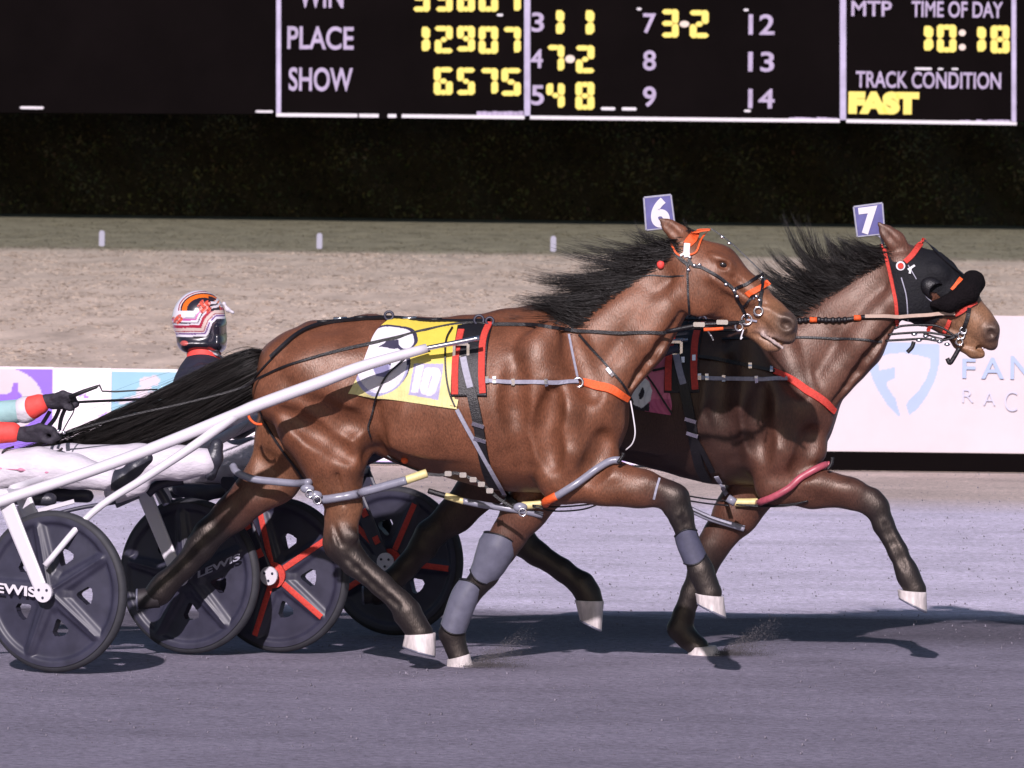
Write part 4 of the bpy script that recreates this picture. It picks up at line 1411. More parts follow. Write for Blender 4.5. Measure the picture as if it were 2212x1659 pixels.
# ------------------------------------------------------------------ tack
def on_surface(h, pts, n=6, curve=True, off=.004, ydef=None, ymax=None):
    pts = np.asarray(pts, float)
    if curve and len(pts) > 2:
        q = catmull(pts, n)
    else:
        q = np.concatenate([np.linspace(a, b, n, endpoint=False) for a, b in zip(pts[:-1], pts[1:])] + [pts[-1:]])
    p, ok = h.B.hit(q[:, 0], q[:, 1], ymax=ymax)
    y = p[:, 1].copy()
    if ydef is not None:
        for i in range(len(q)):
            if not ok[i]:
                y[i] = h.yp(P(*q[i], h.Y0)[0]) + ydef
    elif ok.any() and not ok.all():
        ii = np.arange(len(q))
        near = np.minimum.reduce([np.abs(ii - j) for j in ii[ok]])
        far = (~ok) & (near > 1)
        y[far] = np.interp(ii[far], ii[ok], y[ok])
    if len(y) > 4:
        ys = np.convolve(np.pad(y, 1, 'edge'), [.25, .5, .25], 'valid')
        y = np.minimum(ys, y + .004)
    p = np.array([P(a, b, c) for (a, b), c in zip(q, y)])
    nr = h.B.normal(p)
    bad = (nr[:, 1] > .1) | (np.abs(h.B.sample(p)) > .06)
    nr[bad] = (0, -1, 0)
    nr = np.stack([np.convolve(np.pad(nr[:, i], 1, 'edge'), [.25, .5, .25], 'valid') for i in range(3)], 1)
    nr /= np.linalg.norm(nr, axis=1)[:, None]
    return p + nr * off, nr
def mirror(h, p, nr):
    p2, n2 = p.copy(), nr.copy()
    p2[:, 1] = 2 * h.yp(p[:, 0]) - p[:, 1]
    n2[:, 1] *= -1
    return p2, n2
def strap(h, name, pts, w, M, root, off=.003, t=.005, both=False, curve=True, n=6, ydef=None, tube=False, label=None, ymax=None):
    p, nr = on_surface(h, pts, n, curve, off + (w * h.k / 2 if tube else 0), ydef, ymax)
    out = None
    for sd in ((0, 1) if both else (0,)):
        a, b = (p, nr) if sd == 0 else mirror(h, p, nr)
        mb = MB()
        if tube:
            mb.tube(a, w * h.k / 2, 8)
        else:
            mb.band(a, b, np.asarray(w) * h.k if np.ndim(w) == 0 else np.interp(np.linspace(0, 1, len(a)), np.linspace(0, 1, len(w)), w) * h.k, t)
        o = mb.build(name, M, root, smooth=tube, label=label)
        out = out or o
    return out
def free(h, name, pts, w, M, root, tube=True, curve=True, n=6):
    """cord or strap through free space: pts (u, v, dy)"""
    q = np.array([h.w(*a) for a in pts])
    if curve and len(q) > 2:
        q = catmull(q, n)
    mb = MB()
    if tube:
        mb.tube(q, w * h.k / 2, 8)
    else:
        mb.band(q, np.tile([0, -1.0, 0], (len(q), 1)), w * h.k, .004)
    return mb.build(name, M, root, smooth=tube)
def ring(h, name, u, v, r, t, M, root, off=.006, nrm=(0, -1, 0)):
    p, ok = h.B.hit([u], [v])
    return MB().ring(p[0] + np.array([0, -off, 0]), r * h.k, t * h.k, nrm).build(name, M, root, smooth=True)
def patch(h, name, left, right, ns, nt_, fn, M, root, off=.006, both=True, wr=0.0):
    L_, Rr = np.asarray(left, float), np.asarray(right, float)
    tl = np.linspace(0, 1, nt_)
    def res(c):
        c = catmull(c, 10) if len(c) > 2 else c
        d = np.concatenate([[0], np.cumsum(np.linalg.norm(np.diff(c, axis=0), axis=1))])
        return np.stack([np.interp(tl * d[-1], d, c[:, a]) for a in (0, 1)], 1)
    A, Bq = res(L_), res(Rr)
    s_ = np.linspace(0, 1, ns)
    q = A[:, None, :] * (1 - s_)[None, :, None] + Bq[:, None, :] * s_[None, :, None]
    qf = q.reshape(-1, 2)
    p, ok = h.B.hit(qf[:, 0], qf[:, 1])
    p = p.reshape(nt_, ns, 3)
    y = p[..., 1]
    for _ in range(3):
        yy = np.pad(y, 1, 'edge')
        y = (yy[:-2, 1:-1] + yy[2:, 1:-1] + yy[1:-1, :-2] + yy[1:-1, 2:] + 4 * y) / 8
    p = np.array([P(a, b, c) for (a, b), c in zip(qf, y.ravel())])
    nr = h.B.normal(p)
    nr[nr[:, 1] > .05, 1] = -.2
    nr /= np.linalg.norm(nr, axis=1)[:, None]
    if wr:
        U_, V_ = np.meshgrid(np.linspace(0, 1, ns), np.linspace(0, 1, nt_))
        fold = (np.sin(9 * U_ + 5 * V_ + 1.5 * np.sin(6 * V_)) + .7 * np.sin(17 * U_ - 6 * V_ + 2 * np.sin(4 * U_)) + .5 * np.sin(26 * V_ + 8 * U_)) * (.35 + .65 * V_)
        p = p + nr * (wr * (1 + fold.ravel()[:, None]))
    pf = p + nr * off
    pb = p + nr * (off - .005)
    i = np.arange((ns - 1) * (nt_ - 1))
    a = (i // (ns - 1)) * ns + i % (ns - 1)
    Fc = np.stack([a, a + ns, a + ns + 1, a + 1], 1)
    N = ns * nt_
    edge = list(range(ns)) + [r_ * ns + ns - 1 for r_ in range(1, nt_)] + [(nt_ - 1) * ns + c_ for c_ in range(ns - 2, -1, -1)] + [r_ * ns for r_ in range(nt_ - 2, 0, -1)]
    E = np.array(edge)
    E2 = np.roll(E, -1)
    Fs = np.stack([E, E2, E2 + N, E + N], 1)
    Fa = np.concatenate([Fc, Fs])
    col = fn(qf[:, 0], qf[:, 1]) if fn else None
    o = None
    for sd in ((0, 1) if both else (0,)):
        f_, b_ = (pf, pb) if sd == 0 else (mirror(h, pf, nr)[0], mirror(h, pb, nr)[0])
        FF = Fa if sd == 0 else Fa[:, ::-1]
        ob = mesh(name, np.concatenate([f_, b_]), FF.copy(), M, root, smooth=True, colors=None if col is None else np.concatenate([col, col]))
        o = o or ob
    return o
def quad_plate(h, name, corners, th, dy, label, cat, ch, box, M, Mch, group):
    """thin plate from four photo corners (tl, tr, br, bl), with a raised character"""
    C = [h.w(*c, dy) for c in corners]
    ym = np.mean([c[1] for c in C])
    C = [np.array([c[0], ym, c[2]]) for c in C]
    ctr = np.mean(C, 0)
    root = thing(name, (ctr[0], ym, min(c[2] for c in C)), label, cat, group)
    mb = MB()
    n_ = 4
    V = [c + np.array([0, -th / 2, 0]) for c in C] + [c + np.array([0, th / 2, 0]) for c in C]
    mb.add(V, [(3, 2, 1, 0), (4, 5, 6, 7), (0, 1, 5, 4), (1, 2, 6, 5), (2, 3, 7, 6), (3, 0, 4, 7)])
    mb.build('plate', M, root)
    mb = MB()
    for a, b in ((0, 1), (1, 2), (2, 3), (3, 0)):
        mb.tube([C[a], C[b]], th * .62, 6)
    mb.build('rim', MT['strapgrey'], root)
    Vt, Ft = text_mesh(ch, .05)
    lo, hi = Vt.min(0), Vt.max(0)
    q = (Vt - lo) / (hi - lo)
    x = box[0] + q[:, 0] * (box[2] - box[0])
    z = box[1] + (1 - q[:, 1]) * (box[3] - box[1])
    tl, trr, br, bl = C
    W_ = ((1 - x) * (1 - z))[:, None] * tl + (x * (1 - z))[:, None] * trr + (x * z)[:, None] * br + ((1 - x) * z)[:, None] * bl
    W_[:, 1] = ym - th / 2 - .0008 - q[:, 2] * .002
    MB().add(W_, Ft).build('number', Mch, root)
    return root, C

def limb_shell(h, name, pts, M, label, cat, ky=.85, grow=1.0, group=None, res=.006, trim=True):
    """open-ended guard round a leg, with a wall thickness, flat cut ends and dark bound edges"""
    q = np.array([h.w(a[0], a[1], a[3]) for a in pts])
    r_ = np.array([a[2] for a in pts]) * h.k
    if len(q) > 2:
        t0 = np.linspace(0, 1, len(q))
        q = catmull(q, 6)
        r_ = np.interp(np.linspace(0, 1, len(q)), t0, r_)
    T = np.gradient(q, axis=0)
    T /= np.linalg.norm(T, axis=1)[:, None]
    n_, N = 28, len(q)
    D = np.array([0, 1.0, 0])
    out, inn = [], []
    for i in range(N):
        U = np.cross(D, T[i])
        U /= np.linalg.norm(U)
        e = i / (N - 1)
        for k_ in range(n_):
            an = 2 * math.pi * k_ / n_
            wv = 1 + .02 * math.sin(3 * an + 5 * e)
            bow = T[i] * (.010 * math.cos(2 * an)) * (1 if e < .5 else -1) * abs(2 * e - 1) ** 3 * (N > 4)
            c_ = U * math.cos(an) + D * math.sin(an) * ky
            out.append(q[i] + c_ * r_[i] * wv + bow)
            inn.append(q[i] + c_ * (r_[i] * wv - .006) + bow)
    V = np.array(out + inn)
    Fc = []
    o_ = N * n_
    for i in range(N - 1):
        for k_ in range(n_):
            k2 = (k_ + 1) % n_
            Fc.append((i * n_ + k_, i * n_ + k2, (i + 1) * n_ + k2, (i + 1) * n_ + k_))
            Fc.append((o_ + i * n_ + k_, o_ + (i + 1) * n_ + k_, o_ + (i + 1) * n_ + k2, o_ + i * n_ + k2))
    for i in (0, N - 1):
        for k_ in range(n_):
            k2 = (k_ + 1) % n_
            Fc.append((i * n_ + k_, o_ + i * n_ + k_, o_ + i * n_ + k2, i * n_ + k2))
    o = mesh(name, V, Fc, M)
    autosmooth(o, 40)
    meta(o, label, cat, group)
    if trim and N > 4:
        for i in (0, N - 1):
            MB().tube(V[i * n_:(i + 1) * n_], .0035, 6, closed=True).build('edge_binding', MT['black'], o, smooth=True)
    return o

def z3(x, y):   # zoom coordinates of the saddle cloth close-up
    return (725.8 + x * .164, 673.9 + y * .164)
def cloth6(u, v):
    n_ = len(u)
    c = np.tile(np.array([.60, .47, .06]), (n_, 1))
    low = np.clip((v - 770) / 30, 0, 1)[:, None]  # paler towards the bottom: wash of light painted into the cloth
    c = c * (1 - low) + np.array([.62, .55, .24]) * low
    six = [z3(*q) for q in ((930, 400), (900, 345), (760, 320), (600, 330), (450, 440), (395, 620), (395, 800), (480, 930), (620, 960), (740, 900), (815, 790), (830, 660), (750, 575), (600, 575), (420, 650))]
    six = catmull(six, 5).tolist()
    d = capsule_dist(u, v, six)
    d2 = capsule_dist(u + 6, v - 7, six)
    d3 = capsule_dist(u - 8, v + 3, six)
    c[d2 < 16] = (.33, .31, .47)
    c[d3 < 17] = (.025, .02, .05)
    c[d < 21] = (.025, .02, .055)
    c[(d < 21) & (v > 790)] = (.30, .29, .45)
    c[d < 17] = (.60, .57, .62)
    c[in_poly(u, v, [z3(490, 730), z3(690, 680), z3(710, 780), z3(640, 865), z3(530, 850)])] = (.16, .15, .28)
    c[in_poly(u, v, [z3(610, 470), z3(680, 370), z3(830, 380), z3(830, 490), z3(760, 500)])] = (.025, .02, .05)
    box = in_poly(u, v, [z3(1030, 690), z3(1420, 690), z3(1350, 1160), z3(960, 1090)])
    c[box] = (.34, .31, .48)
    one = in_poly(u, v, [z3(1065, 705), z3(1165, 705), z3(1085, 1065), z3(990, 1060)])
    zero = capsule_dist(u, v, [z3(*q) for q in ((1215, 790), (1320, 790), (1335, 830), (1270, 1030), (1240, 1055), (1170, 1040), (1160, 1000), (1215, 790))]) < 8.5
    c[one | zero] = (.60, .57, .62)
    return c
def cloth7(u, v):
    c = np.tile(np.array([.62, .16, .25]), (len(u), 1))
    q = lambda x, y: (1296 + x * .1797, 708.5 + y * .1797)
    c[v > 862] = (.50, .10, .20)
    sh = in_poly(u, v, [q(330, 900), q(600, 900), q(595, 1000), q(330, 985)])
    c[sh] = (.012, .01, .016)
    z_ = [q(*a) for a in ((555, 670), (585, 760), (570, 850), (500, 912), (430, 880), (425, 790), (470, 690), (530, 650), (555, 670))]
    inn = in_poly(u, v, z_)
    d = capsule_dist(u, v, z_)
    c[inn] = (.015, .012, .02)
    c[d < 8] = (.70, .70, .68)
    return c

def harness(h, root, tr, which, cloth_fn):
    T = h.T if tr else (lambda u, v: (u, v))
    t = lambda *pts: [T(*p) for p in pts]
    base = (*h.w(*T(1020, 1000))[:2], h.w(*T(1020, 1050))[2])
    hs = thing('harness', base, 'black harness with red edged saddle pad on horse %d' % which, 'harness', 'harness sets on the horses')
    red = MT['red']
    # saddle pad with red binding
    patch(h, 'saddle_pad', t((989, 706), (979, 766), (975, 812), (974, 857)), t((1066, 697), (1056, 740), (1051, 800), (1053, 857)), 22, 40, None, MT['black'], hs, .010)
    strap(h, 'red_binding', t((997, 716), (986, 766), (983, 805), (983, 852)), 15, red, hs, .011, .004, both=True)
    strap(h, 'red_binding', t((1058, 701), (1047, 726), (1042, 756), (1041, 805), (1044, 850)), 15, red, hs, .011, .004, both=True)
    strap(h, 'saddle_strap', t((1001, 774), (1008, 806), (1017, 838)), 15, MT['strapgrey'], hs, .012, .005, both=True)
    strap(h, 'girth', t((1015, 832), (1028, 890), (1036, 930), (1045, 985), (1056, 1025), (1070, 1052)), 23, MT['black'], hs, .004, .009, both=True)
    for (u, v, w_, h_) in ((996, 757, 15, 14),):
        p, ok = h.B.hit([T(u, v)[0]], [T(u, v)[1]])
        c = p[0] + np.array([0, -.022, 0])
        mb = MB()
        for sx, sz, a, b in ((-1, 0, .012, 2 * h_), (1, 0, .012, 2 * h_), (0, -1, 2 * w_, .012), (0, 1, 2 * w_, .012)):
            mb.box((c[0] + sx * w_ * h.k, c[1] - (.0015 if sx else 0), c[2] + sz * h_ * h.k), (a if a < .1 else a * h.k, .012, b if b < .1 else b * h.k), bev=.002)
        mb.build('shaft_buckle', MT['steel'], hs)
    for (u, v) in ((1034, 917), (1038, 948)):
        strap(h, 'girth_buckle', t((u - 13, v - 4), (u + 13, v + 4)), 9, MT['steel'], hs, .014, .004, curve=False, n=3)
    # back strap, terrets, crupper
    strap(h, 'back_strap', t((588, 772), (640, 727), (690, 704), (760, 694), (840, 690), (920, 696), (1000, 698), (1060, 696)), 9, MT['black'], hs, .006, .010, n=8)
    mbk = MB()
    for (u, v) in ((700, 699), (735, 693), (780, 690), (885, 692), (940, 695)):
        p, ok = h.B.hit(*[[x] for x in T(u, v)])
        MB().tube([p[0] + np.array([-.03, -.012, .008]), p[0] + np.array([.03, -.012, .012])], .007, 6).build('strap_keeper', MT['steel'] if u % 2 else MT['black'], hs, smooth=True)
    for (u, v, r) in ((841, 681, 9), (1035, 690, 10), (1058, 692, 8)):
        p, ok = h.B.hit(*[[x] for x in T(u, v + 12)])
        c = h.w(*T(u, v), 0)
        c = np.array([c[0], p[0][1] - .004, c[2]])
        MB().ring(c, r * h.k, 3 * h.k, (0, -1, .1)).build('terret', MT['blackpl'], hs, smooth=True)
    free(h, 'overcheck_strap', [(*T(1036, 686), -.02), (*T(1075, 678), -.02), (*T(1110, 673), -.01), (*T(1150, 668), 0)], 4, MT['black'], hs)
    # breast collar
    strap(h, 'trace', t((1050, 823), (1100, 825), (1180, 825), (1246, 826)), 9, MT['strapgrey'], hs, .006, .006, both=True)
    for (u, v) in ((1054, 822), (1068, 822), (1108, 825), (1178, 825)):
        strap(h, 'trace_buckle', t((u, v - 7), (u, v + 7)), 8, MT['steel'], hs, .012, .004, curve=False, n=3)
    return hs, t

def tack_near(h, root):
    W_ = 6
    sc = thing('saddle_cloth', h.w(880, 890), 'yellow number cloth with a large white 6 and a small 10', 'saddle cloth', 'saddle cloths under the harness')
    patch(h, 'cloth', [(842, 691), (812, 718), (793, 760), (775, 808), (752, 850)], [(1000, 694), (990, 745), (980, 800), (981, 850), (988, 884)], 190, 150, cloth6, MT['paint'], sc, .006, wr=.0022)
    hs, t = harness(h, root, False, 6, cloth6)
    ring(h, 'collar_ring', 1249, 826, 10, 3, MT['steel'], hs, .012)
    strap(h, 'breast_collar', [(1256, 826), (1285, 833), (1320, 842), (1354, 861)], [17, 20, 20, 14], MT['orange'], hs, .006, .008, both=True)
    strap(h, 'neck_strap', [(1228, 722), (1236, 765), (1246, 815)], 5, MT['strapgrey'], hs, .004, .004, both=True)
    strap(h, 'neck_strap', [(1252, 722), (1285, 760), (1320, 800), (1345, 830), (1363, 866)], 5, MT['black'], hs, .004, .005, both=True)
    strap(h, 'strap_slide', [(1312, 796), (1325, 812)], 8, MT['steel'], hs, .010, .004, curve=False, n=3)
    free(h, 'hanging_cord', [(1362, 866, -.16), (1368, 900, -.18), (1372, 935, -.19), (1366, 958, -.18), (1352, 972, -.16)], 3, MT['wire'], hs)
    # breeching straps round the haunch
    strap(h, 'breeching_strap', [(634, 732), (592, 772), (556, 812), (546, 830)], 5, MT['black'], hs, .003, .005)
    strap(h, 'breeching_strap', [(560, 880), (580, 925), (612, 975), (640, 1012), (655, 1036)], 5, MT['black'], hs, .003, .005)
    free(h, 'crupper_loop', [(536, 893, -.26), (540, 905, -.28), (552, 915, -.29), (566, 917, -.28)], 6, MT['orange'], hs)
    # whisker loop hanging from the shaft over the cloth
    strap(h, 'holdback_strap', [(930, 762), (890, 768), (862, 790), (835, 815), (818, 845), (806, 890), (797, 922), (800, 940)], 4, MT['black'], hs, .012, .004)
    strap(h, 'holdback_strap', [(978, 712), (966, 735), (962, 768), (964, 810), (972, 850), (984, 878)], 4, MT['black'], hs, .013, .004)
    strap(h, 'strap_keeper', [(974, 868), (990, 871)], 16, MT['cream'], hs, .012, .004, curve=False, n=3)
    # hobble hangers and hobbles
    hb = thing('hobbles', h.w(900, 1090), 'grey tube hobbles with yellow taped ends looped round the legs of horse 6', 'hobbles', 'hobbles on the horses')
    strap(h, 'hanger_strap', [(988, 884), (1008, 920), (1040, 975), (1070, 1028), (1090, 1062)], 9, MT['strapgrey'], hb, .012, .005)
    strap(h, 'hanger_strap', [(1088, 1060), (1104, 1078), (1122, 1094)], 13, MT['black'], hb, .014, .006)
    strap(h, 'hobble_tube', [(1168, 1084), (1205, 1066), (1250, 1040), (1290, 1016), (1320, 1003), (1338, 1002)], 17, MT['grey'], hb, .002, tube=True)
    strap(h, 'taped_end', [(1130, 1092), (1150, 1088), (1172, 1082)], 18, MT['cream'], hb, .002, tube=True, ydef=-.19)
    strap(h, 'red_tape', [(1176, 1080), (1190, 1073), (1204, 1066)], 19, MT['orange'], hb, .002, tube=True)
    free(h, 'clip', [(1335, 1000, -.25), (1345, 985, -.25), (1346, 978, -.25)], 8, MT['black'], hb)
    free(h, 'hobble_tube', [(503, 1006, -.02), (512, 1020, -.05), (545, 1034, -.06), (590, 1040, -.07), (640, 1044, -.10), (668, 1042, -.20)], 17, MT['grey'], hb)
    strap(h, 'hobble_tube', [(690, 1074), (720, 1074), (760, 1067), (805, 1057), (845, 1046), (878, 1037)], 19, MT['grey'], hb, .002, tube=True, ydef=-.235)
    free(h, 'taped_end', [(872, 1039, -.235), (895, 1031, -.225), (922, 1022, -.21)], 19, MT['cream'], hb)
    free(h, 'hobble_strap', [(918, 1023, -.2), (950, 1026, -.2), (985, 1022, -.2), (1015, 1032, -.2), (1045, 1048, -.2), (1075, 1075, -.19), (1110, 1098, -.18)], 7, MT['black'], hb, tube=False)
    for (u, v) in ((968, 1023), (1000, 1026), (1022, 1036), (1040, 1046), (1058, 1060)):
        c = h.w(u, v, -.215)
        MB().box(c, (.03, .008, .022), bev=.004).build('strap_buckle', MT['steel'], hb)
    for (u, v) in ((664, 1056), (681, 1070), (1124, 1096)):
        c = h.w(u, v, -.24 if u < 900 else -.2)
        MB().ball(c, .026, 12, 8, sc=(1.2, .7, .8)).build('hobble_joint', MT['grey'], hb, smooth=True)
        MB().ring(c + np.array([.01, -.02, -.02]), .016, .004, (0, -1, 0)).build('hobble_ring', MT['steel'], hb, smooth=True)
    free(h, 'far_hobble_tube', [(1000, 1082, .02), (1040, 1090, .03), (1080, 1096, .05), (1130, 1104, .06), (1172, 1113, .08)], 15, MT['grey'], hb)
    free(h, 'taped_end', [(962, 1071, .02), (982, 1077, .02), (1002, 1083, .02)], 15, MT['cream'], hb)
    free(h, 'hobble_strap', [(925, 1060, .02), (945, 1066, .02), (965, 1072, .02)], 12, MT['black'], hb)
    for dv in (0, 9):
        free(h, 'connecting_cord', [(1150, 1094 - dv * .3, .0), (1200, 1104 - dv, .0), (1260, 1100 - dv, -.02), (1300, 1086 - dv * .2, -.08)], 3.5, MT['black'], hb)
    # girth-side sheath strap and red tag under the belly
    strap(h, 'belly_strap', [(838, 983), (870, 1000), (905, 1014), (938, 1024)], 5, MT['black'], hb, .004, .005)
    p, ok = h.B.hit([874], [994])
    MB().ball(p[0] + np.array([0, -.008, 0]), .016, 10, 8).build('red_tag', MT['orange'], hb, smooth=True)
    # boots on the planted foreleg, wrap on the reaching one
    limb_shell(h, 'knee_boot', [(1084, 1160, 40, .135), (1074, 1184, 43, .135), (1056, 1220, 37, .135), (1036, 1250, 29, .135)], MT['boot'], 'grey plastic knee boot strapped on the planted foreleg of horse 6', 'leg boot', .95)
    limb_shell(h, 'tendon_boot', [(1020, 1262, 29, .135), (1004, 1290, 31, .135), (988, 1330, 30, .135), (976, 1362, 29, .135)], MT['boot'], 'grey plastic tendon boot below the knee boot of horse 6', 'leg boot', .95)
    limb_shell(h, 'leg_wrap', [(1480, 1148, 25, -.15), (1488, 1175, 26, -.15), (1503, 1212, 26.5, -.15)], MT['wrap'], 'slate leg wrap on the lifted near foreleg of horse 6', 'leg wrap', .9)
    limb_shell(h, 'knee_boot_tab', [(1059, 1156, 9, .10), (1068, 1164, 9, .10)], MT['wire'], 'small pale tab above the grey knee boot of horse 6', 'boot tab', .8, res=.004)
    strap(h, 'knee_band', [(1424, 1034), (1418, 1055), (1412, 1078)], 5, MT['strapgrey'], hb, .003, .003)
    # bridle
    br = thing('bridle', h.w(1560, 690), 'black bridle with orange browband and steel rings on horse 6', 'bridle', 'bridles on the horses')
    B_, ST, OR = MT['black'], MT['steel'], MT['orange']
    strap(h, 'crown_strap', [(1446, 522), (1458, 545), (1474, 562), (1490, 574)], 8, B_, br, .004, .005, both=True)
    strap(h, 'browband', [(1532, 500), (1508, 503), (1494, 516), (1484, 530)], [14, 19, 22, 20], OR, br, .005, .006, both=True)
    strap(h, 'browband_piping', [(1452, 528), (1461, 546), (1470, 553)], 4, OR, br, .007, .005)
    strap(h, 'browband_piping', [(1470, 553), (1480, 548), (1490, 551)], 5, MT['wire'], br, .008, .005)
    strap(h, 'browband_piping', [(1490, 552), (1504, 545), (1514, 520), (1533, 498)], 4, OR, br, .007, .005)
    strap(h, 'browband_drop', [(1484, 528), (1483, 545), (1485, 556)], 14, MT['wire'], br, .006, .005)
    strap(h, 'cheek_strap', [(1487, 560), (1498, 574), (1516, 578), (1540, 592), (1568, 612), (1584, 626), (1594, 645), (1608, 672), (1614, 686)], 7, B_, br, .005, .005, both=True)
    strap(h, 'throat_latch', [(1486, 566), (1486, 600), (1487, 640), (1490, 676)], 5, B_, br, .004, .004, both=True)
    strap(h, 'noseband', [(1586, 626), (1612, 614), (1632, 602), (1646, 594)], 7, B_, br, .005, .005, both=True)
    strap(h, 'orange_noseband', [(1612, 640), (1626, 630), (1642, 622), (1657, 612)], [14, 13, 12, 14], OR, br, .005, .006, both=True)
    strap(h, 'bit_strap', [(1646, 596), (1644, 618), (1642, 642), (1640, 664)], 8, B_, br, .007, .005)
    strap(h, 'chin_strap', [(1594, 646), (1606, 660), (1618, 648), (1630, 640)], 5, B_, br, .006, .004)
    strap(h, 'face_strap', [(1536, 498), (1570, 522), (1604, 553), (1630, 578), (1648, 598)], 7, B_, br, .005, .006)
    strap(h, 'lip_strap', [(1614, 690), (1626, 691), (1636, 693)], 4, MT['strapgrey'], br, .005, .004)
    for (u, v, r) in ((1638, 672, 9), (1613, 690, 11), (1596, 706, 8)):
        ring(h, 'bit_ring', u, v, r, 2.6, ST, br, .012)
    for (u, v) in ((1490, 556), (1500, 573), (1511, 572), (1487, 583), (1586, 628), (1592, 640), (1634, 640), (1640, 648), (1626, 644), (1568, 614), (1645, 600), (1560, 512), (1575, 526)):
        p, ok = h.B.hit([u], [v])
        MB().ball(p[0] + np.array([0, -.010, 0]), .0075, 8, 6, sc=(1.3, .6, .9)).build('stud', ST, br, smooth=True)
    strap(h, 'check_cord', [(1478, 596), (1440, 597), (1405, 595), (1368, 602), (1330, 622)], 3, B_, br, .003, .003)
    p, ok = h.B.hit([1427], [571])
    o = MB().ball(p[0] + np.array([0, -.012, 0]), .021, 12, 8, sc=(.8, .8, 1)).build('ear_plug_ball', MT['sole'], br, smooth=True)
    free(h, 'lip_cord', [(1606, 712, -.1), (1600, 732, -.1), (1604, 728, -.1)], 3, MT['wire'], br)
    free(h, 'ring_cord', [(1521, 706, -.13), (1534, 722, -.13), (1541, 735, -.13)], 3, MT['wire'], br)
    # number plate and stem
    nb, C = quad_plate(h, 'number_plate', [(1391, 427), (1449, 421), (1458, 491), (1396, 497)], .008, -.03, 'square indigo head plate with white 6 above the pinned ear', 'number plate', '6', (.2, .05, .86, .97), MT['plateblue'], MT['white'], 'head number plates')
    mb = MB()
    mb.tube(catmull([h.w(1432, 488, -.015), h.w(1446, 505, -.01), h.w(1458, 525, -.02)], 5), .006, 6)
    mb.build('stem', MT['blackpl'], nb, smooth=True)

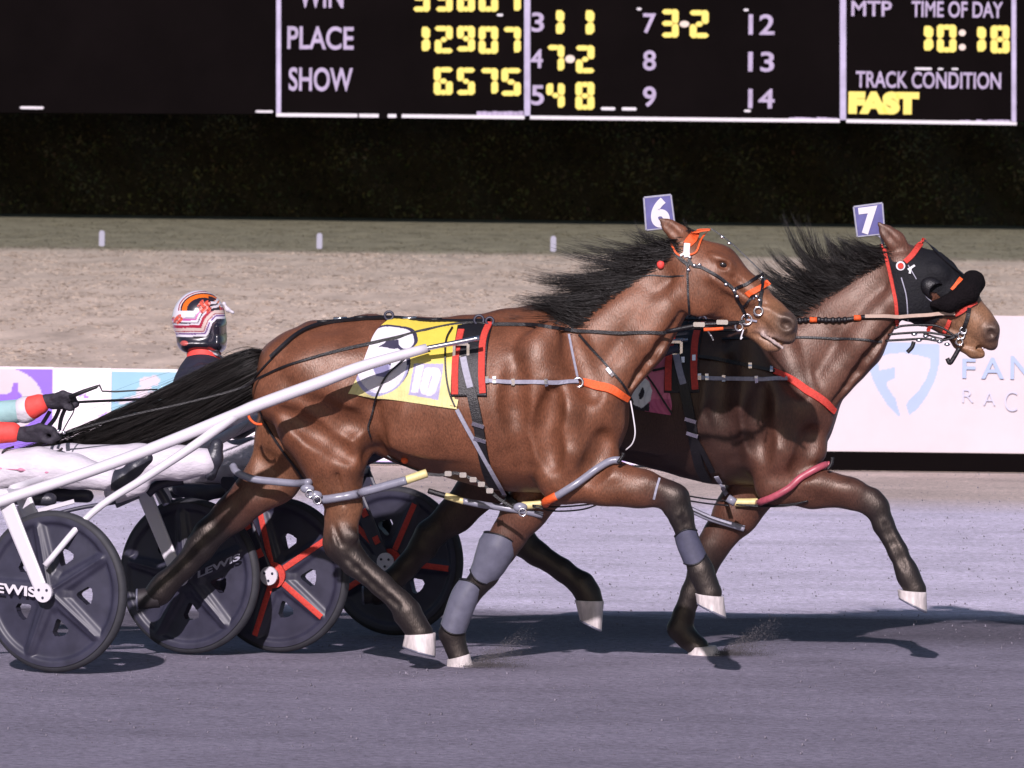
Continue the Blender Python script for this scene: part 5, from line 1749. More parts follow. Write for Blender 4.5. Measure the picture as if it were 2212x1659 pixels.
def tack_far(h, root):
    T = h.T
    sc = thing('saddle_cloth', h.w(1400, 890), 'pink number cloth with a white 0 behind the neck of horse 6', 'saddle cloth', 'saddle cloths under the harness')
    patch(h, 'cloth', [(1290, 700), (1285, 760), (1278, 820), (1262, 868)], [(1444, 706), (1441, 760), (1441, 820), (1451, 870), (1449, 896)], 150, 120, cloth7, MT['paint'], sc, .006, wr=.002)
    hs, t = harness(h, root, True, 7, cloth7)
    strap(h, 'shaft_cradle', [(1441, 751), (1466, 747), (1488, 744)], 7, MT['steel'], hs, .03, .012, curve=False)
    strap(h, 'cloth_cord', [(1398, 812), (1415, 835), (1432, 862), (1452, 892)], 4, MT['black'], hs, .012, .004)
    strap(h, 'cloth_tie', [(1410, 802), (1440, 796)], 5, MT['black'], hs, .012, .004, curve=False)
    strap(h, 'breast_strap', [(1510, 772), (1560, 778), (1620, 790), (1650, 797), (1670, 803)], 8, MT['black'], hs, .008, .006, both=True)
    strap(h, 'breast_collar', [(1668, 802), (1710, 822), (1750, 848), (1780, 868), (1800, 888)], [13, 17, 18, 17, 14], MT['red'], hs, .006, .008, both=True)
    for (u, v) in ((1620, 790), (1662, 799), (1476, 780), (1500, 776)):
        strap(h, 'trace_buckle', [(u, v - 6), (u, v + 6)], 8, MT['steel'], hs, .014, .004, curve=False, n=3)
    hb = thing('hobbles', h.w(1560, 1110), 'dusty red and grey hobbles with yellow taped ends on the legs of horse 7', 'hobbles', 'hobbles on the horses')
    strap(h, 'hanger_strap', [(1500, 940), (1520, 975), (1540, 1015)], 12, MT['black'], hb, .012, .005)
    strap(h, 'hanger_strap', [(1548, 1024), (1560, 1044), (1574, 1070)], 10, MT['strapgrey'], hb, .012, .005, ydef=-.24)
    strap(h, 'hobble_tube', [(1636, 1082), (1670, 1070), (1710, 1050), (1750, 1028), (1775, 1015), (1790, 1012)], 16, mat('dusty_red_tube', (.36, .07, .10), rough=.4, noise=.3, nscale=25), hb, .002, tube=True)
    strap(h, 'taped_end', [(1590, 1085), (1612, 1083), (1638, 1080)], 18, MT['cream'], hb, .002, tube=True, ydef=-.2)
    free(h, 'clip', [(1788, 1014, -.22), (1796, 1002, -.22), (1798, 988, -.22)], 8, MT['black'], hb)
    free(h, 'hobble_joint', [(1572, 1076, -.2), (1588, 1086, -.2)], 18, MT['grey'], hb)
    free(h, 'far_hobble_tube', [(1486, 1098, .0), (1530, 1118, .02), (1575, 1132, .03), (1608, 1142, .04)], 14, MT['strapgrey'], hb)
    for dv in (0, 10):
        free(h, 'connecting_cord', [(1490, 1072 + dv, -.1), (1530, 1078 + dv, -.14), (1574, 1082 + dv, -.18)], 3.5, MT['black'], hb)
        free(h, 'connecting_cord', [(1590, 1090, -.18), (1640, 1094 - dv * .3, -.17), (1700, 1093 - dv * .3, -.2), (1745, 1082, -.22)], 3.2, MT['black'], hb)
    limb_shell(h, 'knee_patch', [(1536, 1172, 9, .09), (1530, 1186, 10, .09)], MT['cream'], 'small yellow patch on the planted foreleg of horse 7', 'leg patch', .7, res=.004)
    # hood: a skin over the head
    V, Fc, B = h.V, h.F, h.B
    poly = [(1906, 528), (1930, 566), (1962, 562), (1984, 528), (2004, 526), (2092, 596), (2106, 640), (2056, 668), (2014, 702), (1936, 702), (1934, 660), (1928, 615), (1917, 572)]
    hole = [(2004, 634), (2018, 630), (2031, 638), (2028, 650), (2010, 650)]
    uu, vv = proj(V)
    Vm = V.copy()
    xy = h.yp(V[:, 0])
    Vm[:, 1] = np.where(V[:, 1] > xy, 2 * xy - V[:, 1], V[:, 1])
    um, vm_ = proj(Vm)
    ins = in_poly(um, vm_, poly) & ~in_poly(um, vm_, hole)
    keep = ins[Fc].sum(1) >= 3
    used = np.unique(Fc[keep])
    remap = -np.ones(len(V), int)
    remap[used] = np.arange(len(used))
    nr = B.normal(V[used])
    Vo = V[used] + nr * .007
    hd = thing('hood', h.w(2000, 690), 'black hood with red piping over the head of horse 7', 'hood')
    mesh('hood_fabric', Vo, remap[Fc[keep]], mat('black_hood_fabric', (.0035, .0035, .006), rough=.75, spec=.3, noise=.3, nscale=30, bump=.4, bscale=90), hd)
    strap(h, 'red_piping', [(1910, 530), (1920, 570), (1929, 610), (1935, 655), (1936, 700)], 8, MT['red'], hd, .006, .007, both=True)
    p, ok = h.B.hit([2014], [628])
    Bc = Body()
    e0 = p[0] + np.array([0, -.008, .012])
    Bc.ell(e0, (.058, .040, .046), R(-35), .01, (0, 0, 0))
    Bc.ell(e0 + np.array([.034, -.012, -.026]), (.055, .042, .038), R(-35), .012, (0, 0, 0), True)
    Bc.grid(.004)
    Vc, Fcc = Bc.verts()
    mesh('eye_cup', Vc, Fcc, MT['black'], hd)
    strap(h, 'seam', [(1948, 600), (1958, 640), (1962, 690)], 2.5, MT['strapgrey'], hd, .008, .002)
    strap(h, 'seam', [(1962, 574), (1978, 600), (2000, 640), (2030, 662)], 2, MT['strapgrey'], hd, .008, .002)
    br = thing('bridle', h.w(2080, 720), 'black and red bridle with taped bit and rings on horse 7', 'bridle', 'bridles on the horses')
    B_, ST, RD = MT['black'], MT['steel'], MT['red']
    strap(h, 'browband', [(1955, 568), (1968, 556), (1982, 538), (1994, 522)], [12, 13, 13, 14], RD, br, .010, .006, both=True)
    p, ok = h.B.hit([1945], [574])
    MB().disc(p[0] + np.array([0, -.012, 0]), 10 * h.k, .006).build('rosette', MT['wire'], br)
    MB().disc(p[0] + np.array([0, -.019, 0]), 6.5 * h.k, .004).build('rosette_center', RD, br)
    strap(h, 'face_strap', [(1994, 524), (2020, 548), (2050, 576), (2078, 600)], 7, B_, br, .012, .006)
    strap(h, 'noseband', [(2106, 652), (2092, 660), (2076, 672), (2064, 678)], [11, 11, 10, 9], RD, br, .007, .006, both=True)
    strap(h, 'bit_strap', [(2092, 664), (2090, 688), (2082, 712), (2078, 724)], 9, B_, br, .007, .006)
    strap(h, 'cheek_strap', [(2052, 690), (2046, 704), (2040, 720)], 9, RD, br, .009, .006)
    strap(h, 'cheek_strap', [(2014, 698), (2008, 706), (2002, 714)], 8, RD, br, .012, .006, ydef=-.09)
    strap(h, 'jaw_strap', [(2070, 722), (2050, 728), (2030, 726), (1996, 716)], 6, B_, br, .008, .005)
    for (u, v) in ((2076, 724), (2072, 738), (2080, 714)):
        ring(h, 'bit_ring', u, v, 7, 2.2, ST, br, .014)
    for k_, (v0, v1) in enumerate(((704, 700), (717, 716), (730, 730))):
        free(h, 'burr_rod', [(1912 + 6 * (2 - k_) + (8 if k_ == 0 else 0), v0 + 6, -.10), (1950, v1 + 4, -.10), (1996, v1 + 2, -.11), (2030, v1 + 6, -.11), (2066, 728, -.10)], 5, B_, br)
    for (u, v) in ((1975, 722), (2000, 726), (2016, 732), (2030, 738), (2046, 744), (1985, 735)):
        c = h.w(u, v, -.11)
        MB().ball(c, .010, 8, 6, sc=(1.4, .8, .8)).build('stud', ST, br, smooth=True)
    free(h, 'line_clip', [(1974, 738, -.11), (1970, 750, -.11), (1960, 761, -.11)], 9, B_, br)
    free(h, 'line_clip', [(2072, 752, -.11), (2062, 770, -.11), (2052, 784, -.11), (2046, 774, -.11)], 10, B_, br)
    p, ok = h.B.hit([1972], [588])
    for a, b in (((1962, 584), (1976, 576)), ((1966, 592), (1968, 580))):
        strap(h, 'tag', [a, b], 5, MT['wire'], br, .014, .004, curve=False, n=3)
    # fluffy noseband roll
    Bq = Body()
    for sg in (-1, 1):
        Bq.cone(h.w(2102, 610, 0), h.w(2090, 632, -.075 * sg), 24 * h.k, 24 * h.k, 1, .02, (0, 0, 0))
        Bq.cone(h.w(2090, 632, -.075 * sg), h.w(2050, 656, -.115 * sg), 25 * h.k, 19 * h.k, 1, .02, (0, 0, 0))
        Bq.cone(h.w(2050, 656, -.115 * sg), h.w(2016, 656, -.12 * sg), 17 * h.k, 8 * h.k, 1, .02, (0, 0, 0))
    Bq.grid(.005).roughen(.0012, .03, 5)
    Vr, Fr = Bq.verts()
    roll = thing('shadow_roll', h.w(2085, 650), 'fluffy black shadow roll across the nose of horse 7', 'shadow roll')
    fl = mesh('fleece', Vr, Fr, mat('black_fleece', (.006, .0045, .0055), rough=.95, spec=.1, noise=.3, nscale=60, bump=.8, bscale=120), roll)
    strap(h, 'orange_tab', [(2056, 628), (2064, 618), (2072, 606)], 10, MT['orange'], br, .014, .006)
    nb, C = quad_plate(h, 'number_plate', [(1844, 447), (1906, 439), (1911, 505), (1852, 511)], .008, -.03, 'square indigo head plate with white 7 above the second horse', 'number plate', '7', (.14, .05, .82, .97), MT['plateblue'], MT['white'], 'head number plates')
    MB().tube(catmull([h.w(1888, 506, -.02), h.w(1902, 512, -.015), h.w(1908, 530, -.02)], 5), .006, 6).build('stem', MT['strapgrey'], nb, smooth=True)

tack_near(HN, RN)
tack_far(HF, RF)
# ------------------------------------------------------------------ sulkies
RW = .348
def wheel(root, c, ax, hd, phase, stripe=None, M='blackpl', letters=None, hubM='white'):
    """disc wheel; c centre, ax axle direction towards the camera, hd heading"""
    c, ax, hd = [np.asarray(x, float) for x in (c, ax, hd)]
    up = np.array([0, 0, 1.0])
    nr_, nt_ = 96, 360
    rr = np.concatenate([np.linspace(.03, .325, 10), np.linspace(.335, .93, nr_ - 10)]) * RW
    th = np.linspace(0, 2 * math.pi, nt_, endpoint=False)
    Rg, Tg = np.meshgrid(rr, th, indexing='ij')
    q = ((np.degrees(Tg) - phase + 36) % 72) - 36
    lat = np.abs(np.radians(q)) * Rg
    x = Rg / RW
    sw = (.115 - .055 * x) * RW
    sp = 1 / (1 + np.exp((lat - sw) / (.010 * RW) * .8))
    rim = 1 / (1 + np.exp(-(x - .84) / .012))
    hubr = 1 / (1 + np.exp((x - .24) / .012))
    relief = np.maximum(np.maximum(sp, rim), hubr)
    ridge = .007 * np.exp(-(lat / (.025 * RW)) ** 2) * (1 - rim)
    zf = .012 + .016 * relief + ridge + .02 * (1 - x)
    qm = np.radians(np.abs(((np.degrees(Tg) - phase) % 72) - 36)) * Rg / RW
    hw = np.interp(x, [.345, .365, .50, .545, .56], [0, .035, .115, .10, 0])
    hole = qm < hw
    front = c + (Rg * np.cos(Tg))[..., None] * hd + (Rg * np.sin(Tg))[..., None] * up + zf[..., None] * ax
    back = c + (Rg * np.cos(Tg))[..., None] * hd + (Rg * np.sin(Tg))[..., None] * up - zf[..., None] * ax
    N = nr_ * nt_
    i, j = np.meshgrid(np.arange(nr_ - 1), np.arange(nt_), indexing='ij')
    a = (i * nt_ + j)
    b = (i * nt_ + (j + 1) % nt_)
    d = ((i + 1) * nt_ + (j + 1) % nt_)
    e = ((i + 1) * nt_ + j)
    open_ = (hole[i, j] & hole[i, (j + 1) % nt_]) | (hole[i + 1, j] & hole[i + 1, (j + 1) % nt_])
    keep = ~open_
    Ff = np.stack([a, e, d, b], -1)[keep]
    Fb = np.stack([a, b, d, e], -1)[keep] + N
    # walls round the openings
    W_ = []
    kp = keep
    for di, dj, (p, q_) in ((0, 1, (b, d)), (0, -1, (a, e)), (1, 0, (e, d)), (-1, 0, (a, b))):
        ni, nj = i + di, (j + dj) % nt_
        inb = (ni >= 0) & (ni < nr_ - 1)
        nk = np.ones_like(kp)
        nk[inb] = kp[ni[inb], nj[inb]]
        m_ = kp & ~nk & inb
        W_.append(np.stack([p[m_], q_[m_], q_[m_] + N, p[m_] + N], -1))
    Fa = np.concatenate([Ff, Fb] + W_)
    w = mesh('wheel', np.concatenate([front.reshape(-1, 3), back.reshape(-1, 3)]), Fa, MT[M], root, smooth=True)
    autosmooth(w, 40)
    # tyre
    mb = MB()
    pts = [c + (RW - .024) * (math.cos(t_) * hd + math.sin(t_) * up) for t_ in np.linspace(0, 2 * math.pi, 96, endpoint=False)]
    mb.tube(pts, .024, 10, closed=True)
    mb.build('tyre', MT['rubber'], w, smooth=True)
    mb = MB()
    mb.tube([c - ax * .05, c + ax * .062], .03, 20)
    mb.build('hub', MT['steel'], w, ang=40)
    if stripe:
        for n_ in range(5):
            an = R(phase + 72 * n_)
            di = math.cos(an) * hd + math.sin(an) * up
            pe = -math.sin(an) * hd + math.cos(an) * up
            V, Fc = [], []
            for s_ in np.linspace(.17, .84, 8):
                zz = .012 + .016 + .007 + .02 * (1 - s_) + .0025
                for o_, dz in ((-.034, -.0045), (0, 0), (.034, -.0045)):
                    V.append(c + di * s_ * RW + pe * o_ * RW * 1.15 + ax * (zz + dz))
            for r_ in range(7):
                for k_ in range(2):
                    a_ = r_ * 3 + k_
                    Fc.append((a_, a_ + 1, a_ + 4, a_ + 3))
            mesh('spoke_stripe', V, Fc, MT['red'], w)
    if stripe:
        MB().disc(c + ax * .05, .058, .010, ax, 24).build('hub_ring', MT['red'], w)
    if letters:
        V, Fc = text_mesh(letters[0], .03)
        lo, hi = V.min(0), V.max(0)
        q2 = (V - lo) / (hi - lo)
        lx = letters[1] + q2[:, 0] * (letters[2] - letters[1])
        lz = letters[3] + (q2[:, 1] - .5) * letters[4] + (q2[:, 0] - .5) * letters[5]
        V2 = c + lx[:, None] * hd * RW + (lz * RW)[:, None] * up + (.058 + .003 * q2[:, 2])[:, None] * ax
        MB().add(V2, Fc).build('lettering', MT['white'] if letters[1] < 0 else MT['strapgrey'], w)  # second wheel's letters greyer: their shade is put into the colour
    return w
def plate_bar(mb, a, b, w, t, side, mi=0, n=1):
    """flat bar from a to b, width w in the plane across 'side', thickness t along side"""
    a, b, side = np.asarray(a, float), np.asarray(b, float), np.asarray(side, float)
    d = (b - a) / np.linalg.norm(b - a)
    p = np.cross(d, side)
    p /= np.linalg.norm(p)
    s_ = np.cross(p, d)
    w0, w1 = w if np.ndim(w) else (w, w)
    c_ = .25
    prof = [(-.5, -.5 + c_), (-.5 + c_ * .5, -.5), (.5 - c_ * .5, -.5), (.5, -.5 + c_), (.5, .5 - c_), (.5 - c_ * .5, .5), (-.5 + c_ * .5, .5), (-.5, .5 - c_)]
    V = []
    for pt, ww in ((a, w0), (b, w1)):
        V += [pt + p * x * ww + s_ * y * t for x, y in prof]
    Fc = [tuple(range(7, -1, -1)), tuple(range(8, 16))] + [(i, (i + 1) % 8, (i + 1) % 8 + 8, i + 8) for i in range(8)]
    mb.add(V, Fc, mi)
    return mb
def sulky(h, u1, Y1, u2, Y2, ph1, ph2, label, near, stripe=None, letters=(None, None)):
    c1 = P(u1, 1280, Y1)
    c2 = P(u2, 1250, Y2)
    c1[2] = c2[2] = RW + .001
    a = (c1 - c2)
    a[2] = 0
    axle = a / np.linalg.norm(a)             # towards the camera
    hd = np.array([-axle[1], axle[0], 0])
    if hd[0] < 0:
        hd = -hd
    up = np.array([0, 0, 1.0])
    mid = (c1 + c2) / 2
    root = thing('sulky', (mid[0], mid[1], 0), label, 'sulky', 'racing sulkies')
    body = MT['white'] if near else MT['blackpl']
    wheel(root, c1, axle, hd, ph1, stripe, letters=letters[0])
    wheel(root, c2, axle, hd, ph2, stripe, letters=letters[1])
    # forks: an outer and an inner leg for each wheel, joined over the tyre
    back = -.21
    top = .41
    tops = []
    for ci, s_ in ((c1, 1), (c2, -1)):
        tp = ci + hd * back + up * top
        for o_ in (.085, -.085):
            mb = MB()
            plate_bar(mb, tp + axle * o_, ci + axle * o_ - hd * .004 - up * .02, (.072, .06), .016, axle)
            o = mb.build('fork_leg', body, root)
            if not near:
                for f0, f1 in ((.18, .30), (.42, .5), (.72, .8)):
                    mb = MB()
                    e_ = ci - tp
                    plate_bar(mb, tp + axle * (o_ + .0105) + e_ * f0, tp + axle * (o_ + .0105) + e_ * f1, .03, .004, axle)
                    mb.build('red_decal', MT['red'], o)
        MB().disc(ci + axle * .095 * 1, .042, .012, axle, 20).build('axle_plate', MT['white'], root)
        mb = MB()
        for q in (30, 150, 270):
            mb.disc(ci + axle * .1075 + (.022 * math.cos(R(q))) * hd + .022 * math.sin(R(q)) * up, .006, .003, axle, 8)
        mb.build('bolt', MT['blackpl'], root)
        mb = MB()
        plate_bar(mb, tp + axle * .10, tp - axle * .10, .07, .05, up)
        mb.build('fork_crown', body, root)
        tops.append(tp)
    mb = MB()
    bow = [tops[0] + (tops[1] - tops[0]) * t + up * (.02 + .05 * math.sin(math.pi * t)) for t in np.linspace(0, 1, 12)]
    mb.tube(bow, .021, 10)
    mb.build('arch', body, root, smooth=True)
    return root, c1, c2, axle, hd, tops
def px_tube(pts, rad, n=10, cr=6):
    q = np.array([P(*a) for a in pts])
    if len(q) > 2:
        q = catmull(q, cr)
    r_ = np.interp(np.linspace(0, 1, len(q)), np.linspace(0, 1, len(rad)), rad) if np.ndim(rad) else rad
    return MB().tube(q, r_, n)

sn, c1, c2, axn, hdn, tp = sulky(HN, 118, 29.70, 410, 30.86, -40, -47, 'white framed sulky with dark disc wheels behind horse 6', True,
                                 letters=(('LEWIS', -.86, -.16, .015, .125, -.05), ('LEWIS', .20, .80, .16, .09, .26)))
def hy(u, v, dy):
    return HN.w(u, v, dy)[1]
sh = [(-150, 1138, 29.66), (0, 1083, 29.68), (160, 1030, 29.72), (312, 975, 29.78), (500, 899, 29.86), (560, 874, 29.88), (691, 826, 29.88), (790, 789, 29.88), (922, 752, hy(922, 752, -.35))]
px_tube(sh, [.023, .024, .025, .026, .027, .026, .020]).build('shaft', MT['white'], sn, smooth=True)
px_tube([(515, 893, 29.865), (420, 962, 29.80), (312, 1033, 29.74), (200, 1107, 29.66), (97, 1222, 29.60)], [.022, .020, .018, .015, .013]).build('shaft_brace', MT['white'], sn, smooth=True)
px_tube([(918, 753, hy(918, 752, -.352)), (975, 742, hy(960, 742, -.352)), (1036, 730, hy(1036, 730, -.345))], .011).build('shaft_tip', MT['steel'], sn, smooth=True)
f0 = tp[1] + np.array([0, .06, .02])
far_sh = [f0, HN.w(560, 905, .40), HN.w(790, 800, .36), HN.w(1036, 735, .33)]
MB().tube(catmull(far_sh, 6), .023, 10).build('shaft', MT['white'], sn, smooth=True)
# seat, stirrup rail and footrests
st = (tp[0] + tp[1]) / 2
Bq = Body()
s0 = P(40, 1068, 30.25)
for t_ in (-.17, .17):
    Bq.cone(s0 + axn * t_ + np.array([-.16, 0, .0]), s0 + axn * t_ + np.array([.22, 0, -.012]), .032, .03, 1.2, .03, (0, 0, 0))
Bq.cone(s0 + axn * .15 + np.array([-.02, 0, -.005]), s0 - axn * .15 + np.array([-.02, 0, -.005]), .04, .04, 1, .04, (0, 0, 0))
Bq.cone(s0 + np.array([-.16, 0, .0]), s0 + np.array([-.24, 0, .14]), .05, .03, 2.6, .04, (0, 0, 0))
Bq.grid(.009)
V, Fc = Bq.verts()
mesh('seat', V, Fc, MT['bootleather'], sn)
mb = MB()
plate_bar(mb, P(58, 1110, 29.95), P(160, 1083, 29.98), .02, .02, (0, 1, 0))
mb.build('seat_rail', MT['white'], sn)
mb = MB()
plate_bar(mb, P(46, 1090, 29.9), P(62, 1142, 29.9), .045, .02, (0, 1, 0))
mb.build('seat_bracket', MT['white'], sn)
px_tube([(60, 1128, 30.1), (160, 1100, 30.1), (250, 1085, 30.1)], .009).build('seat_tube', MT['blackpl'], sn, smooth=True)
px_tube([(318, 1066, 30.5), (345, 1046, 30.5), (395, 1036, 30.5)], .022).build('footrest_bracket', MT['blackpl'], sn, smooth=True)
px_tube([(338, 1050, 30.52), (352, 1072, 30.52), (362, 1090, 30.52)], .020).build('footrest_bracket', MT['blackpl'], sn, smooth=True)
px_tube([(250, 1092, 30.45), (300, 1070, 30.45)], .013).build('seat_tube', MT['boot'], sn, smooth=True)

sf, d1, d2, axf, hdf, tq = sulky(HF, 602, 31.02, 852, 32.15, -38, -5, 'black sulky with red striped disc wheels behind horse 7', False, stripe=True)
fs = [tq[0] + axf * .02 + np.array([0, 0, .02]), HF.w(760, 1000, -.36), HF.w(1000, 900, -.36), HF.w(1240, 815, -.35), HF.w(1465, 752, -.33)]
MB().tube(catmull(fs, 6), [.023] * 24 + [.015], 10).build('shaft', MT['blackpl'], sf, smooth=True)
fs = [tq[1] + np.array([0, .02, .02]), HF.w(1000, 900, .36), HF.w(1240, 815, .35), HF.w(1465, 752, .33)]
MB().tube(catmull(fs, 6), .022, 10).build('shaft', MT['blackpl'], sf, smooth=True)
Bq = Body()
s1 = P(455, 1058, 31.5)
for t_ in (-.16, .16):
    Bq.cone(s1 + axf * t_ + np.array([-.15, 0, .0]), s1 + axf * t_ + np.array([.2, 0, .01]), .03, .026, 1.2, .03, (0, 0, 0))
Bq.cone(s1 + axf * .15, s1 - axf * .15, .036, .036, 1, .04, (0, 0, 0))
Bq.cone(s1 + np.array([-.15, 0, .0]), s1 + np.array([-.22, 0, .13]), .045, .03, 2.6, .04, (0, 0, 0))
Bq.grid(.009)
V, Fc = Bq.verts()
mesh('seat', V, Fc, MT['bootleather'], sf)
Bq = Body()
Bq.cone(P(385, 1056, 31.2), P(430, 1066, 31.2), .03, .04, .8, .03, (0, 0, 0))
Bq.cone(P(430, 1066, 31.2), P(545, 1052, 31.2), .04, .022, .8, .03, (0, 0, 0))
Bq.grid(.008)
V, Fc = Bq.verts()
mesh('fairing', V, Fc, MT['blackpl'], sf)

# ------------------------------------------------------------------ drivers
def limb_mesh(h, name, chains, M, parent, res=.008, ky=1.0, k=.02, colors=None):
    Bq = Body()
    for ch in chains:
        for a, b in zip(ch[:-1], ch[1:]):
            Bq.cone(h.w(a[0], a[1], a[3]), h.w(b[0], b[1], b[3]), a[2] * h.k, b[2] * h.k, ky if len(a) < 5 else a[4], k, (0, 0, 0))
    Bq.grid(res)
    V, Fc = Bq.verts()
    return mesh(name, V, Fc, M, parent, colors=None if colors is None else colors(V)), Bq
def hand_chains(w, s=1.0, dy=0.0, dd=1):
    """a fist closed on a rein: w wrist px; palm, four bent fingers side by side, thumb from the palm's side"""
    x, y = w
    ch = [[(x, y, 15, dy), (x + 22 * s, y + 1, 17, dy), (x + 44 * s, y + 2, 17, dy)]]
    ch += [[(x + 56 * s, y + 3, 12, dy - .02), (x + 70 * s, y + 4, 9, dy + .02)]]
    ch += [[(x + 40 * s, y - 4, 13, dy - .02), (x + 40 * s, y - 4, 13, dy + .025)]]
    for n_, (l_, o_) in enumerate(((1.0, -.034), (1.1, -.011), (1.04, .012), (.85, .034))):
        kx, ky_ = x + 52 * s, y - 6
        ch.append([(kx, ky_, 8.5, dy + o_), (kx + 24 * s * l_, ky_ - 2 + n_, 7.5, dy + o_), (kx + 34 * s * l_, ky_ + 13, 6.8, dy + o_), (kx + 20 * s * l_, ky_ + 22, 6, dy + o_), (kx + 6 * s, ky_ + 20, 5.5, dy + o_)])
    ch.append([(x + 26 * s, y - 8, 9, dy - .03), (x + 50 * s, y - 15, 8, dy - .045), (x + 74 * s, y - 10, 6.8, dy - .042)])
    return ch
DN = Horse(30.25, 200, (0, 0, 0))
p1 = thing('person', (*DN.w(-100, 1000)[:2], .75), 'driver in red cuffs, charcoal gloves and white trousers holding the reins of horse 6', 'person', 'drivers')
trunk = [[(-120, 1030, 52, 0), (-175, 975, 56, 0), (-235, 900, 60, 0), (-285, 825, 56, 0), (-305, 785, 30, 0)]]
limb_mesh(DN, 'body', [[(-305, 790, 24, 0), (-325, 745, 24, 0)], [(-325, 715, 42, 0), (-322, 735, 38, 0)], [(-120, 1030, 44, 0), (-235, 900, 50, 0), (-285, 830, 46, 0), (-305, 790, 24, 0)],
                       [(-270, 845, 24, -.18), (-145, 925, 20, -.24), (40, 936, 14, -.2)], [(-270, 845, 24, .18), (-80, 905, 20, .22), (100, 868, 13, .14)],
                       [(-120, 1030, 40, -.1), (85, 1002, 32, -.2), (255, 1042, 20, -.24)], [(-120, 1030, 40, .1), (150, 1004, 30, .1), (440, 1000, 18, .12)]], MT['skin'], p1, .010)
limb_mesh(DN, 'jacket', [[(-120, 1030, 56, 0, 1.2), (-235, 900, 66, 0, 1.3), (-285, 830, 58, 0, 1.3), (-303, 795, 30, 0)],
                         [(-270, 845, 38, -.18), (-145, 928, 34, -.24), (-20, 938, 27, -.21)], [(-270, 845, 38, .18), (-80, 905, 33, .22), (52, 886, 25, .15)]], MT['teal'], p1)
limb_mesh(DN, 'cuff', [[(-24, 935, 25, -.205), (26, 934, 22, -.2)]], MT['sole'], p1, .005)
limb_mesh(DN, 'cuff', [[(70, 880, 26, .145), (84, 874, 23, .14)]], MT['sole'], p1, .005)
limb_mesh(DN, 'cuff_trim', [[(54, 886, 29, .15, .9), (58, 884, 29, .15, .9)]], MT['pants'], p1, .005)
limb_mesh(DN, 'glove', hand_chains((36, 937), 1.0, -.2), MT['glove'], p1, .005, k=.008)
limb_mesh(DN, 'glove', hand_chains((100, 866), .72, .14), MT['glove'], p1, .005, k=.008)
limb_mesh(DN, 'trousers', [[(-150, 1035, 52, 0, 1.6), (-100, 1032, 50, 0, 1.6)], [(-110, 1030, 50, -.11), (-10, 1018, 46, -.16), (85, 1010, 42, -.2), (160, 1018, 36, -.22), (232, 1034, 27, -.24)],
                           [(-110, 1030, 50, .1), (150, 1000, 40, .1), (300, 1000, 40, .11), (390, 1000, 36, .12), (442, 998, 30, .12)], [(250, 1062, 26, .05), (300, 1046, 24, .08)]], MT['pants'], p1, k=.03)
limb_mesh(DN, 'trouser_piping', [[(-60, 1006, 2, -.24), (0, 1012, 2, -.255), (45, 1015, 2, -.283)], [(45, 1015, 2, -.283), (100, 1020, 2, -.282), (160, 1018, 2, -.292)]], mat('red_piping_thread', (.5, .2, .3), rough=.7), p1, .004)
limb_mesh(DN, 'boot', [[(257, 1044, 19, -.25), (290, 1012, 17, -.26), (318, 990, 13, -.27)], [(240, 1036, 20, -.24), (262, 1034, 20, -.25)]], MT['bootleather'], p1, .006)
limb_mesh(DN, 'boot', [[(455, 1026, 13, .12), (462, 990, 17, .12), (468, 962, 15, .12)], [(440, 1000, 18, .12), (462, 990, 18, .12)]], MT['bootleather'], p1, .006)
limb_mesh(DN, 'helmet', [[(-330, 705, 58, 0, .9), (-322, 728, 52, 0, .9)]], MT['helmet'], p1, .008, colors=lambda V: np.tile(np.array([.62, .58, .62]), (len(V), 1)))

# reins of horse 6 (with hand loops) and the whip
rn = thing('reins', HN.w(540, 830, -.3), 'long black reins running from the gloves to the bit of horse 6', 'reins', 'driving reins')
p, nr = on_surface(HN, [(562, 817), (612, 793), (680, 772), (730, 759), (800, 744), (860, 731), (920, 716), (1000, 702), (1060, 704)], 6, True, .008)
p2, nr2 = on_surface(HN, [(1060, 704), (1150, 705), (1233, 714), (1337, 719), (1430, 718)], 6, True, .010)
pa = np.array([HN.w(134, 936, -.36), HN.w(281, 897, -.36), HN.w(406, 869, -.34), HN.w(520, 838, -.30)])
pb = np.array([HN.w(1508, 706, -.2), HN.w(1560, 704, -.16), HN.w(1610, 693, -.125)])
lead = np.concatenate([catmull(np.vstack([pa, p[:1]]), 6)[:-1], p, p2[1:], catmull(np.vstack([p2[-1:], pb]), 5)[1:]])
MB().band(lead, np.tile([0, -1.0, 0], (len(lead), 1)), np.interp(np.linspace(0, 1, len(lead)), [0, .3, .45, 1], [.008, .010, .016, .014]), .004).build('near_rein', MT['black'], rn)
q = [DN.w(150, 870, .14), HN.w(400, 850, .25), HN.w(600, 770, .26), HN.w(1000, 700, .12), HN.w(1300, 690, .2), HN.w(1600, 693, .12)]
MB().tube(catmull(q, 8), .006, 6).build('far_rein', MT['black'], rn, smooth=True)
for pts in ([(30, 965, -.2), (10, 972, -.22), (6, 984, -.22), (24, 990, -.22), (52, 986, -.22), (70, 968, -.2)], [(72, 966, -.2), (90, 975, -.21), (120, 978, -.21), (135, 968, -.21)]):
    free(DN, 'rein_loop', pts, 5, MT['black'], rn)
for pts in ([(128, 884, .12), (118, 905, .0), (104, 922, -.15)], [(140, 884, .12), (132, 905, 0), (128, 930, -.15)], [(108, 888, .1), (98, 905, -.05), (88, 920, -.17)], [(152, 866, .1), (160, 885, .0), (146, 912, -.12), (136, 930, -.16)]):
    free(DN, 'rein_tail', pts, 9 if pts[0][0] < 150 else 3, MT['black'], rn, tube=pts[0][0] > 150)
for u, v in ((126, 931), (138, 934)):
    MB().ball(DN.w(u, v, -.26), .008, 8, 6).build('stud', MT['steel'], rn, smooth=True)
